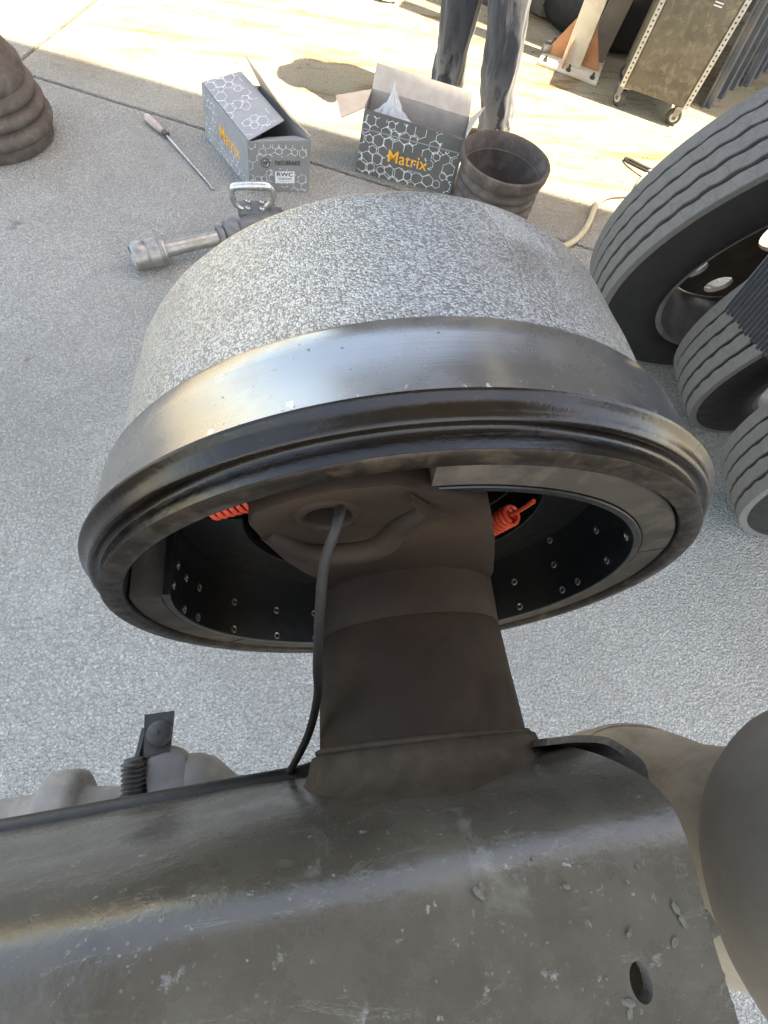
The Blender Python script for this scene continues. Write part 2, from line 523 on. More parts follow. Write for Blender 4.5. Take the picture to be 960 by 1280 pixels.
def tube_vf(path, r, seg=10, cap=True, V=None, F=None):
    V = [] if V is None else V
    F = [] if F is None else F
    base = len(V)
    up = Vector((0, 0, 1))
    t0 = (path[1] - path[0]).normalized()
    x = up.cross(t0)
    if x.length < .1: x = Vector((1, 0, 0)).cross(t0)
    x.normalize()
    n = len(path)
    for i, p in enumerate(path):
        t = (path[min(i + 1, n - 1)] - path[max(i - 1, 0)]).normalized()
        x = (x - t * x.dot(t)).normalized()
        y = t.cross(x)
        rr = r(i / (n - 1)) if callable(r) else r
        for k in range(seg):
            a = 2 * PI * k / seg
            V.append(p + (x * math.cos(a) + y * math.sin(a)) * rr)
    for i in range(n - 1):
        for k in range(seg):
            k2 = (k + 1) % seg
            F.append((base + i * seg + k, base + i * seg + k2, base + (i + 1) * seg + k2, base + (i + 1) * seg + k))
    if cap:
        F.append(tuple(base + k for k in range(seg)))
        F.append(tuple(base + (n - 1) * seg + k for k in range(seg)))
    return V, F

def tube(name, pts, r, mat, parent=None, seg=10, n=10, smooth=60, raw=False):
    path = [Vector(p) for p in pts] if raw else spline(pts, n)
    V, F = tube_vf(path, r, seg)
    return mesh_obj(name, V, F, mat, parent, smooth)

def plate(name, outer, holes, thick, mat4, mat, parent=None, bevel=0.0, smooth=35):
    """flat plate in local xy with holes, thickness along local z (both ways)"""
    bm = bmesh.new()
    ed = []
    for loop in [outer] + holes:
        vs_ = [bm.verts.new((p[0], p[1], 0)) for p in loop]
        ed += [bm.edges.new((vs_[i], vs_[(i + 1) % len(vs_)])) for i in range(len(vs_))]
    bmesh.ops.triangle_fill(bm, use_beauty=True, use_dissolve=False, edges=ed)
    if thick:
        bmesh.ops.recalc_face_normals(bm, faces=bm.faces)
        r = bmesh.ops.extrude_face_region(bm, geom=bm.faces[:])
        nv = [v for v in r['geom'] if isinstance(v, bmesh.types.BMVert)]
        bmesh.ops.translate(bm, verts=nv, vec=(0, 0, thick / 2))
        ns = set(nv)
        bmesh.ops.translate(bm, verts=[v for v in bm.verts if v not in ns], vec=(0, 0, -thick / 2))
    if bevel:
        sharp = [e for e in bm.edges if len(e.link_faces) == 2 and e.calc_face_angle(0) > R(50)]
        bmesh.ops.bevel(bm, geom=sharp, offset=bevel, segments=2, affect='EDGES', profile=.6)
    bmesh.ops.transform(bm, matrix=mat4, verts=bm.verts)
    return bm_obj(name, bm, mat, parent, smooth)

def circle(cx, cy, r, n=24, ph=0):
    return [(cx + r * math.cos(2 * PI * i / n + ph), cy + r * math.sin(2 * PI * i / n + ph)) for i in range(n)]

def panel(name, quad, thick, mat, parent, nx=1, ny=1, warp=0.0, seed=0):
    """board from four world corners (a,b,c,d), given thickness, optional soft warp"""
    a, b, c, d = [Vector(q) for q in quad]
    nrm = (b - a).cross(d - a).normalized()
    V, F = [], []
    for s in (-.5, .5):
        for j in range(ny + 1):
            for i in range(nx + 1):
                u, v = i / nx, j / ny
                p = (a * (1 - u) + b * u) * (1 - v) + (d * (1 - u) + c * u) * v
                w = warp * noise.noise(p * 9 + Vector((seed * 3.1, 0, 0)))
                V.append(p + nrm * (s * thick + w))
    k = (nx + 1) * (ny + 1)
    for j in range(ny):
        for i in range(nx):
            q = j * (nx + 1) + i
            F.append((q, q + 1, q + nx + 2, q + nx + 1))
            F.append((k + q, k + q + nx + 1, k + q + nx + 2, k + q + 1))
    ring = [i for i in range(nx)] + [nx + (nx + 1) * j for j in range(ny)] + [ny * (nx + 1) + nx - i for i in range(nx)] + [(nx + 1) * (ny - j) for j in range(ny)]
    for i in range(len(ring)):
        p, q = ring[i], ring[(i + 1) % len(ring)]
        F.append((p, q, k + q, k + p))
    return mesh_obj(name, V, F, mat, parent, 30)

def quad_frame(quad):
    """matrix: local x along a->b, local y along a->d, z out; origin a"""
    a, b, c, d = [Vector(q) for q in quad]
    x = (b - a).normalized()
    z = x.cross(d - a).normalized()
    y = z.cross(x)
    m = Matrix((x, y, z)).transposed().to_4x4()
    m.translation = a
    return m

def text(name, body, size, mat, mat4, parent, bold=0.0, extrude=.0002, sx=1.0):
    cu = bpy.data.curves.new(name, 'FONT')
    cu.body = body
    cu.size = size
    cu.extrude = extrude
    cu.offset = bold
    cu.align_x = 'CENTER'
    cu.align_y = 'CENTER'
    cu.resolution_u = 3
    tmp = bpy.data.objects.new('tmp', cu)
    COL.objects.link(tmp)
    dg = bpy.context.evaluated_depsgraph_get()
    me = bpy.data.meshes.new_from_object(tmp.evaluated_get(dg))
    bpy.data.objects.remove(tmp)
    me.transform(mat4 @ Matrix.Diagonal((sx, 1, 1, 1)))
    me.transform(_m(parent).inverted())
    me.materials.clear()
    return finish(name, me, mat, parent, None)

def hexprint(name, w, h, mat4, parent, seed, n=26, size=(.010, .022), lw=.0011, skew=0.0, clear=()):
    """thin printed honeycomb lines with node dots on a w x h face (local xy)"""
    rnd = random.Random(seed)
    V, F = [], []
    def seg(p, q):
        p, q = Vector(p), Vector(q)
        # clip to the face
        t0, t1 = 0.0, 1.0
        d = q - p
        for k, lim in ((0, w), (1, h)):
            for sgn, bound in ((-1, -.002), (1, lim - .002)):
                den = sgn * d[k]
                num = sgn * (bound if sgn > 0 else .002) - sgn * p[k]
                num = (bound - p[k]) if sgn > 0 else (p[k] - .002)
                if abs(den) < 1e-9:
                    if num < 0: return
                elif den > 0: t1 = min(t1, num / den)
                else: t0 = max(t0, num / den)
        if t1 - t0 < 1e-3: return
        mx = p + d * ((t0 + t1) / 2)
        if any(x0 < mx.x < x1 and y0 < mx.y < y1 for x0, y0, x1, y1 in clear): return
        a, b = p + d * t0, p + d * t1
        if (b - a).length < 1e-4: return
        s = Vector((-(b - a).y, (b - a).x)).normalized() * lw * .5
        i = len(V)
        for c in (a - s, b - s, b + s, a + s):
            V.append(mat4 @ Vector((c.x + skew * c.y, c.y, 0)))
        F.append((i, i + 1, i + 2, i + 3))
    def dot(c, r):
        if not (r < c[0] < w - r and r < c[1] < h - r): return
        i = len(V)
        for k in range(8):
            V.append(mat4 @ Vector((c[0] + skew * c[1] + r * math.cos(k * PI / 4), c[1] + r * math.sin(k * PI / 4), 0.0001)))
        F.append(tuple(range(i, i + 8)))
    s = (size[0] + size[1]) * .5
    rows = int(h / (s * 1.5)) + 2
    cols = int(w / (s * 1.732)) + 2
    for r in range(rows):
        for c in range(cols):
            if rnd.random() < .28: continue
            cx = (c + .5 * (r % 2)) * s * 1.732 + rnd.uniform(-.004, .004)
            cy = r * s * 1.5 + rnd.uniform(-.004, .004)
            rad = rnd.uniform(*size) * .95
            pts = [(cx + rad * math.sin(k * PI / 3), cy + rad * math.cos(k * PI / 3)) for k in range(6)]
            for k in range(6):
                seg(pts[k], pts[(k + 1) % 6])
                if rnd.random() < .35: dot(pts[k], lw * 1.7)
            if rnd.random() < .5:
                k = rnd.randrange(6)
                d = Vector(pts[k]) - Vector((cx, cy))
                seg(pts[k], (cx + d.x * 1.7, cy + d.y * 1.7))
    return tag(mesh_obj(name, V, F, 'ink_white', parent), kind='stuff')

# ------------------------------------------------------------------ ground
def build_ground():
    big = 60.0
    g = mesh_obj('ground', [(-big, -big, -.016), (big, -big, -.016), (big, big, -.016), (-big, big, -.016)], [(0, 1, 2, 3)], 'concrete')
    tag(g, kind='structure')
    # slabs either side of the straight joint (runs from (-0.84,2.35) to (-0.27,2.14) and on)
    e = Vector((.936, -.352)); nn = Vector((.352, .936))
    p = Vector((-.273, 2.137))
    def slab(u0, u1, v0, v1):
        c = [p + e * u + nn * v for u, v in ((u0, v0), (u1, v0), (u1, v1), (u0, v1))]
        bm = bmesh.new()
        lo = [bm.verts.new((q.x, q.y, -.014)) for q in c]
        hi = [bm.verts.new((q.x, q.y, 0)) for q in c]
        bm.faces.new(hi)
        for i in range(4):
            bm.faces.new((lo[i], lo[(i + 1) % 4], hi[(i + 1) % 4], hi[i]))
        top = [ed for ed in bm.edges if all(v.co.z > -.001 for v in ed.verts)]
        bmesh.ops.bevel(bm, geom=top, offset=.003, segments=2, affect='EDGES')
        o = bm_obj('slab', bm, 'concrete', g, 40)
        return o
    gap = .0045
    us = [-50, -.715, 50]
    slab(-50, 50, -50, -gap)
    for a, b_ in zip(us[:-1], us[1:]):
        slab(a + gap, b_ - gap, gap, 50)
build_ground()

# ------------------------------------------------------------------ invented canopy out of view, added to shade the foreground
def build_shade_canopy():
    H = 5.6
    e = Vector((.95, -.3125, 0)).normalized(); b = Vector((-.3125, -.95, 0)).normalized()
    sh = SUN * (H / SUN.z)
    p0 = Vector((-1.013, 2.603, 0)) + sh
    t = thing('added_shade_canopy', 'unseen tall canopy added overhead to shade the foreground', 'canopy', (1.5, -3, 0))
    q = [p0 + e * -2.4, p0 + e * 4.6, p0 + e * 4.6 + b * 4.8, p0 + e * -2.4 + b * 4.8]
    panel('roof_sheet', q, .06, 'roof', t)
    for u in (-2.2, 4.4):
        c = p0 + e * u + b * 4.6
        bm = box_bm((.2, .2, H - .03), T(c.x, c.y, (H - .03) / 2), .01)
        bm_obj('column', bm, 'roof', t)
build_shade_canopy()

# ------------------------------------------------------------------ brake drum on the axle
DC = Vector((.0901, .1395, .7645))
AX = frame(DC, (0, 1, 0))            # local z = outward along the axle
def polar(a_deg, r, s):
    a = R(a_deg)
    return Vector((DC.x + r * math.cos(a), DC.y + s, DC.z + r * math.sin(a)))

def build_drum():
    t = thing('brake_drum', 'large new cast iron brake drum with rough grey skin on the axle end', 'brake drum', DC)
    rough = lambda a, z: .0007 * noise.noise(Vector((math.cos(a) * 9, math.sin(a) * 9, z * 40)))
    pr = [(.0530, .2200), (.0545, .2205), (.0560, .2192)] + [(.058 + .104 * k / 14, .2186 - .0062 * (k / 14) ** 1.4) for k in range(15)]
    pr += [(.162 + .0225 * math.sin(PI / 2 * k / 12), .2124 - .0010 * k / 12 - .0190 * (1 - math.cos(PI / 2 * k / 12))) for k in range(1, 13)] + [(.185, .165), (.185, .09)]
    V, F = lathe(pr, AX, 192, wob=rough)
    mesh_obj('shell', V, F, 'rough_iron', t, 75)
    V, F = lathe([(.0009, .2347), (.0040, .2339), (.012, .2318), (.026, .2290), (.040, .2275), (.0500, .2266), (.0530, .2250), (.0540, .2215), (.0540, .218)], AX, 192)
    mesh_obj('turned_band', V, F, 'turned_iron', t, 40)
    V, F = lathe([(-.0215, .2207), (-.0150, .2202), (-.0118, .2200), (-.0100, .2212), (-.0096, .2235), (-.0108, .2252), (-.0110, .2268), (-.0098, .2283), (-.0072, .2290), (-.0045, .2298), (-.0022, .2315), (-.0006, .2338), (.0002, .2345), (.0010, .23475)], AX, 192)
    mesh_obj('lip', V, F, 'oily_lip', t, 50)
    V, F = lathe([(-.0185, .2064), (-.0212, .2068), (-.0225, .2080), (-.0228, .2130), (-.0226, .2190), (-.0216, .2206)], AX, 192)
    mesh_obj('mouth_face', V, F, 'mouth', t, 50)
    V, F = lathe([(-.0186, .2064), (.118, .2064), (.130, .197), (.155, .188), (.168, .17), (.168, .06)], AX, 128)
    mesh_obj('bore', V, F, 'bore', t, 40)
    V, F = lathe([(.1845, .092), (.23, .088), (.25, .075), (.25, .001)], AX, 64)
    mesh_obj('hub', V, F, 'rough_iron', t, 40)
build_drum()

# ------------------------------------------------------------------ brake shoes
def shoe(label, blocks, table, rivets):
    mid = .5 * (table[0] + table[1])
    t = thing('brake_shoe', label, 'brake shoe', polar(mid, .18, .02), 'brake shoes inside the drum')
    # in AX the local angle of a point: x=t axis; use explicit builder instead
    def arc(name, r0, r1, s0, s1, a0, a1, mat, par, bev=.0007):
        n = max(6, int(abs(a1 - a0) / 3))
        V, F = [], []
        for i in range(n + 1):
            a = a0 + (a1 - a0) * i / n
            for r, s in ((r0, s0 + bev), (r0 + bev, s0), (r1 - bev, s0), (r1, s0 + bev), (r1, s1), (r0, s1)):
                V.append(polar(a, r, s))
        for i in range(n):
            for j in range(6):
                j2 = (j + 1) % 6
                F.append((i * 6 + j, (i + 1) * 6 + j, (i + 1) * 6 + j2, i * 6 + j2))
        F.append(tuple(range(6))); F.append(tuple(n * 6 + j for j in range(6)))
        return mesh_obj(name, V, F, mat, par, 40)
    tb = arc('table', .1775, .1825, -.0205, .135, *table, 'shoe_black', t)
    for k, (a0, a1) in enumerate(blocks):
        arc('lining', .1829, .2048 - .0006 * k, -.0195, .115, a0, a1, 'lining', t, .001)
    for s in (.045, .085):
        arc('web', .128, .1773, s, s + .008, table[0] + math.copysign(4, table[1] - table[0]), table[1] - math.copysign(4, table[1] - table[0]), 'shoe_black', t)
    for a, s in rivets:
        c = polar(a, .1776, s); ax = polar(a, .17, s) - c
        fr = frame(c, ax)
        V, F = lathe([(-.0002, .0036), (.0008, .0036), (.0012, .0030), (.0010, .0019), (-.0002, .0016), (-.0002, .0002)], fr, 12)
        mesh_obj('rivet', V, F, 'rivet', t, 40)
rowsL = [(a, s) for a in (-172, -163, -145, -127, -112, -95) for s in (-.0145, .012)] + [(176, -.006), (180, .014)]
rowsR = [(24.6, -.008), (5.9, .021), (6.6, -.008), (-17.8, .016), (-9.8, -.010), (-17.0, -.011), (-16.8, .041), (-35, -.012), (-35, .015), (-50, -.012), (40, -.008), (40, .02), (58, -.008), (58, .02)]
shoe('black brake shoe whose split tan lining ends near the drum top', [(96.0, 22.2), (21.2, -56)], (97.5, -60), rowsR)
shoe('black brake shoe whose tan lining runs along the drum bottom', [(172, 221), (222, 276)], (169, 279), rowsL)

def coil(name, p0, p1, r, turns, wire, label):
    p0, p1 = Vector(p0), Vector(p1)
    fr = frame(p0, p1 - p0)
    L = (p1 - p0).length
    n = turns * 14
    path = []
    for i in range(n + 1):
        u = i / n
        a = 2 * PI * turns * u
        path.append(fr @ Vector((r * math.cos(a), r * math.sin(a), L * u)))
    V, F = tube_vf(path, wire, 6)
    hook = []
    d = (p1 - p0).normalized()
    o = mesh_obj('coil', V, F, 'red', None, 60)
    t = thing(name, label, 'spring', p0, 'red brake return springs')
    o.parent = t; o.matrix_parent_inverse = Matrix.Translation(-p0); WM[o] = Matrix.Identity(4)
    for a, b_ in ((p0, -d), (p1, d)):
        V, F = tube_vf(spline([a - b_ * .002, a + b_ * .012, a + b_ * .022 + Vector((0, 0, .004))], 5), wire, 6)
        mesh_obj('hook', V, F, 'red', t, 60)
coil('return_spring', (-.046, .148, .878), (.022, .148, .912), .0085, 16, .0016, 'long red coil spring beside the round hole in the axle bracket')
coil('return_spring', (.163, .152, .842), (.150, .158, .788), .0072, 11, .0017, 'red coil spring between axle tube and the split lining')

# ------------------------------------------------------------------ axle
def build_axle():
    t = thing('axle', 'dusty brown round axle tube running into the brake drum', 'axle', (DC.x, -.02, DC.z))
    wob = lambda a, z: .0006 * noise.noise(Vector((math.cos(a) * 4, math.sin(a) * 4, z * 20)))
    A0 = frame((DC.x, 0, DC.z), (0, 1, 0))
    V, F = lathe([(-.03, .0745), (.0, .0745), (.02, .0738), (.05, .0722), (.083, .0708), (.0845, .0700), (.086, .0708), (.10, .0712), (.13, .0715)], A0, 96, wob=wob)
    mesh_obj('tube', V, F, 'axle', t, 40)
    def cw(a, z): return .0022 * noise.noise(Vector((math.cos(a) * 3, math.sin(a) * 3, z * 25)))
    V, F = lathe([(.0065, .0735), (.0060, .0768), (.0045, .0800), (.001, .0812), (-.005, .0826), (-.010, .0850), (-.014, .0885), (-.0175, .0940), (-.021, .1010), (-.026, .108), (-.036, .109)], A0, 96, wob=cw)
    mesh_obj('collar', V, F, 'weld', t, 50)
    # rough weld bead where tube meets collar
    pts = []
    for i in range(90):
        a = 2 * PI * i / 90
        pts.append(A0 @ Vector(((.0750 + .0008 * math.sin(i * 2.7)) * math.cos(a), (.0750 + .0008 * math.sin(i * 2.7)) * math.sin(a), .0065 + .0012 * math.sin(a + 1.2))))
    pts.append(pts[0])
    V, F = tube_vf(pts, .0022, 6, False)
    mesh_obj('weld_bead', V, F, 'weld', t, 60)
    # cast spider: plate with cam hole, sleeve and ribs
    outline = [(-.021, .917), (-.013, .888), (-.004, .862), (.008, .838), (.022, .815), (.028, .78), (.03, .735), (.05, .71), (.09, .70), (.13, .71), (.15, .735), (.155, .78), (.150, .815), (.140, .845), (.130, .875), (.118, .905), (.108, .928), (.085, .942), (.05, .956), (.022, .953), (.002, .944), (-.018, .930)]
    P = [Vector((x, z)) for x, z in outline]
    m = Matrix(((1, 0, 0, 0), (0, 0, -1, .124), (0, 1, 0, 0), (0, 0, 0, 1)))
    sp = plate('spider', [(p.x, p.y) for p in P], [circle(.020, .925, .0125, 20)], .016, m, 'axle', t, .0022)
    fr = frame((.020, .119, .925), (0, -1, 0))
    V, F = lathe([(-.012, .0120), (.002, .0120), (.0042, .0126), (.0050, .0140), (.0042, .0165), (.001, .0195), (-.004, .0215)], fr, 40)
    mesh_obj('cam_boss', V, F, 'axle', sp, 50)
    # stiffening rib between hole and tube
    tube('rib', [(-.012, .118, .903), (.008, .113, .884), (.030, .113, .880), (.052, .113, .888), (.062, .115, .915), (.075, .117, .935)], lambda u: .0055 + .0025 * math.sin(PI * u), 'axle', sp, 10, 8)
    panel('stop_tab', [(.058, .112, .952), (.060, .112, .946), (.076, .112, .925), (.079, .112, .930)], .004, 'axle', sp)
build_axle()

cb = tube('sensor_cable', [(.024, .128, .927), (.0255, .117, .936), (.0225, .104, .940), (.0165, .090, .925), (.0145, .075, .900), (.0135, .054, .852), (.0140, .040, .818), (.0085, .021, .778), (-.002, .004, .726), (-.010, -.004, .670), (-.020, -.005, .60)], .0028, 'cable', None, 12, 12)
tag(cb, 'thin brown sensor cable leaving the bracket hole and running down beside the axle', 'cable')

# ------------------------------------------------------------------ trailing arm
def build_arm():
    t = thing('suspension_arm', 'dusty black pressed steel suspension arm welded to the axle', 'suspension arm', (-.10, -.14, .70))
    prof = [(-.0055, .690), (-.0075, .715), (-.0100, .745), (-.0135, .785), (-.0180, .825), (-.0235, .855), (-.0300, .879), (-.0362, .8945), (-.0440, .9035), (-.0560, .9078), (-.0800, .9095), (-.105, .9105), (-.14, .911), (-.18, .910), (-.215, .906), (-.235, .896), (-.247, .878), (-.252, .85), (-.254, .78), (-.255, .69)]
    # densify
    pp = spline([Vector((0, y, z)) for y, z in prof], 4)
    xs = [-1.3 + i * .05 for i in range(21)]
    x = -.3
    while x < .166:
        xs.append(x); x += .012
    xs += [.1665, .172]
    V, F = [], []
    def edge_x(y):  # right end is not quite square
        return .0 if y < -.09 else (y + .09) * .10
    for i, x in enumerate(xs):
        k = max(0.0, (x + .3) / .472) ** 6
        for p in pp:
            y = p.y + .055 * (x - .06)
            dent = .0012 * noise.noise(Vector((x * 7, p.y * 9, p.z * 9))) + .0009 * noise.noise(Vector((x * 22, p.y * 24, 4.0)))
            nz = 1 if p.z > .89 else 0
            # shallow valley between side flange and shoulder on the left
            val = -.006 * math.exp(-((p.z - .80) / .035) ** 2) * min(1, max(0, (.0 - x) / .15)) if p.y > -.1 else 0
            V.append((x + k * edge_x(p.y), y + dent * (1 - nz) + val, p.z + dent * nz + .012 * min(0, x + .05)))
    m = len(pp)
    for i in range(len(xs) - 1):
        for j in range(m - 1):
            F.append((i * m + j, i * m + j + 1, (i + 1) * m + j + 1, (i + 1) * m + j))
    body = mesh_obj('body', V, F, 'arm', t, 60)
    so = body.modifiers.new('thick', 'SOLIDIFY'); so.thickness = .007; so.offset = 0
    # round hole: cut with a cylinder
    cme = bpy.data.meshes.new('cut')
    bm = bmesh.new()
    bmesh.ops.create_cone(bm, cap_ends=True, segments=28, radius1=.0085, radius2=.0085, depth=.08, matrix=_m(t).inverted() @ T(.1345, -.0935, .905) @ Matrix.Diagonal((.55, .80, 1, 1)))
    bm.to_mesh(cme); bm.free()
    co = bpy.data.objects.new('cut', cme); COL.objects.link(co); co.parent = t
    bo = body.modifiers.new('hole', 'BOOLEAN'); bo.object = co; bo.operation = 'DIFFERENCE'; bo.solver = 'EXACT'
    bpy.context.view_layer.update()
    dg = bpy.context.evaluated_depsgraph_get()
    me = bpy.data.meshes.new_from_object(body.evaluated_get(dg))
    body.modifiers.clear()
    body.data = me
    bpy.data.objects.remove(co)
    for p in me.polygons: p.use_smooth = True
    me.set_sharp_from_angle(angle=R(50))
    # outer lower dark strip on the left, coloured as the arm's shaded side face
    V, F = tube_vf([Vector((x, -.0035 + .055 * (x - .06), .6905 + .012 * min(0, x + .05))) for x in [-1.3 + i * .1 for i in range(14)]] + [Vector((.02, -.0035, .690))], .0085, 10)
    mesh_obj('side_shade_strip', V, F, 'arm_side_shade', t, 60)
    # curled end flange at the right corner
    top = [(.150, -.004, .838), (.178, -.0045, .822), (.205, -.0075, .808), (.212, -.014, .815), (.211, -.024, .835), (.197, -.034, .857), (.188, -.043, .873), (.182, -.056, .887), (.181, -.072, .894), (.1775, -.090, .8985), (.1765, -.13, .899), (.1765, -.20, .898)]
    pts = spline(top, 6)
    V, F = [], []
    for p in pts:
        V += [p + Vector((0, 0, 0)), p + Vector((-.012, 0, -.10)), p + Vector((-.006, .0, -.10)) + Vector((.006, .004, 0)), p + Vector((.004, .004, -.001))]
    for i in range(len(pts) - 1):
        for j in range(4):
            j2 = (j + 1) % 4
            F.append((i * 4 + j, (i + 1) * 4 + j, (i + 1) * 4 + j2, i * 4 + j2))
    F.append((0, 1, 2, 3)); k = (len(pts) - 1) * 4; F.append((k, k + 1, k + 2, k + 3))
    fl = mesh_obj('end_flange', V, F, 'mud', t, 40)
    # weld bead along the end
    path = [Vector((.1752 + .0004 * math.sin(i * 1.9), -.045 - i * .0032, .8925 + .014 * (1 - math.exp(-i / 7)) + .0008 * math.sin(i * 2.3))) for i in range(46)]
    V, F = tube_vf(path, .0022, 6)
    mesh_obj('weld_bead', V, F, 'arm', t, 60)
    bm = box_bm((.007, .010, .007), T(.1785, -.083, .902) @ Matrix.Rotation(.3, 4, 'Z'), .0015)
    bm_obj('torn_tab', bm, 'arm', t, 50)
    # dried mud crumbs
    rnd = random.Random(4)
    for x, y, s in [(.073, -.055, .0050), (.0745, -.0535, .003), (.112, -.058, .0030), (.159, -.072, .0045), (.1605, -.0765, .0045), (.127, -.0985, .0045), (.1265, -.1015, .0035), (.154, -.083, .0035), (.135, -.077, .0028), (.140, -.060, .0018), (.098, -.075, .0015), (.12, -.09, .0015), (.05, -.08, .0013), (.10, -.0465, .0018), (.147, -.0555, .0016)]:
        bm = bmesh.new()
        bmesh.ops.create_icosphere(bm, subdivisions=2, radius=s * .62)
        for v in bm.verts:
            v.co *= 1 + .5 * noise.noise(v.co * 500 + Vector((x * 900, y * 900, 0)))
            v.co.x *= .6
            v.co.z *= .17
            v.co.y *= 1 + .4 * noise.noise(v.co * 900)
        z = .9105 if y < -.07 else .9105 - (y + .07) ** 2 * 6
        bmesh.ops.transform(bm, matrix=T(x, y, z + .0040) @ Matrix.Rotation(rnd.uniform(0, 3), 4, 'Z'), verts=bm.verts)
        bm_obj('mud_crumb', bm, 'mud', t, 60)
build_arm()

# ------------------------------------------------------------------ air spring to the right of the arm
def build_air_spring():
    t = thing('air_spring', 'dusty tan and grey rubber air spring behind the suspension arm', 'air spring', (.405, -.125, .40))
    F0 = T(.412, -.125, 0)
    wob = lambda a, z: .0018 * noise.noise(Vector((math.cos(a) * 3, math.sin(a) * 3, z * 14)))
    V, F = lathe([(.40, .001), (.40, .120), (.405, .128), (.43, .1305), (.47, .130), (.50, .128), (.53, .123), (.56, .115), (.59, .107), (.62, .1015), (.65, .098), (.70, .094), (.76, .092), (.84, .092)], F0, 96, wob=wob)
    mesh_obj('piston', V, F, 'piston', t, 50)
    V, F = lathe([(.84, .093), (.80, .0935), (.775, .0955), (.755, .1005), (.744, .108), (.742, .1155), (.748, .1230), (.762, .1290), (.785, .1330), (.82, .1350), (.88, .1350), (.95, .134), (1.05, .131), (1.07, .12), (1.07, .001)], F0, 96, wob=wob)
    mesh_obj('bellows', V, F, 'bellows', t, 60)
    V, F = lathe([(.484, .1275), (.482, .1305), (.486, .1325), (.492, .1325), (.496, .1300), (.494, .127)], F0, 96, wob=wob)
    mesh_obj('base_ring', V, F, 'piston', t, 50)
build_air_spring()

# ------------------------------------------------------------------ grey castings below the arm, left
def build_cam():
    t = thing('camshaft_bracket', 'pale grey cast camshaft tube and clamp showing below the arm', 'bracket', (-.17, -.02, .50))
    fr = frame((-.60, -.030, .560), (1, 0, 0))
    V, F = lathe([(0, .030), (.20, .032), (.34, .034), (.3615, .035), (.3635, .037), (.3645, .047), (.3675, .0515), (.374, .0530), (.388, .0530), (.3945, .0510), (.3975, .0460), (.3985, .0385), (.402, .036), (.42, .034), (.44, .029), (.47, .026), (.50, .026)], fr, 64)
    mesh_obj('tube', V, F, 'casting', t, 50)
    # curved clevis rib
    def arch(cx, cy, r, x1, n=14):
        return [(cx + r * math.cos(PI * k / n), cy + r * math.sin(PI * k / n)) for k in range(n + 1)] + [(cx - r + x1, -.07), (cx + r + x1 * 1.3, -.07)]
    plate('clevis', arch(-.1215, .013, .0200, .018), [], .034, T(0, 0, .590), 'casting', t, .009, 50)
    plate('lug', arch(-.1450, .018, .0150, .006), [], .026, T(0, 0, .578), 'casting', t, .006, 50)
    plate('web', [(-.20, -.06), (-.20, -.012), (-.17, -.006), (-.135, -.004), (-.10, -.012), (-.05, -.03), (-.05, -.06)], [], .03, T(0, 0, .560), 'casting', t, .006, 50)
    V, F = lathe([(0, .001), (.0, .043), (.012, .042), (.026, .036), (.040, .022), (.046, .016), (.060, .014), (.062, .001)], frame((-.104, -.018, .578), (1, .05, -.08)), 48)
    mesh_obj('cap', V, F, 'casting', t, 50)
    # dark strap with bolt
    strap = panel('strap', [(-.143, .062, .606), (-.116, .063, .606), (-.118, .026, .6045), (-.141, .024, .6045)], .004, 'darkbolt', t, 4, 4, .001)
    panel('strap', [(-.143, .050, .606), (-.139, .050, .590), (-.146, .006, .584), (-.152, .008, .600)], .004, 'darkbolt', t)
    bf = frame((-.1275, .0430, .608), (.05, .15, 1))
    V, F = lathe([(0, .0115), (.004, .0118), (.006, .0110), (.007, .0090), (.0072, .001)], bf, 28)
    mesh_obj('bolt_head', V, F, 'darkbolt', t, 40)
    # threaded stud with nut
    pr = [(0, .008)]
    for i in range(7):
        z = .002 + i * .0042
        pr += [(z, .0085), (z + .0012, .0108), (z + .0020, .0108), (z + .0032, .0085)]
    pr += [(.033, .008), (.033, .0005)]
    sf = frame((-.148, -.008, .602), (-.02, 1, .25))
    V, F = lathe(pr, sf, 24)
    mesh_obj('threaded_stud', V, F, 'darkbolt', t, 30)
    V, F = lathe([(0, .001), (0, .015), (.001, .0165), (.017, .0165), (.018, .015), (.018, .001)], frame((-.1478, -.024, .5985), (-.02, 1, .25)), 6)
    mesh_obj('nut', V, F, 'darkbolt', t, 20)
build_cam()

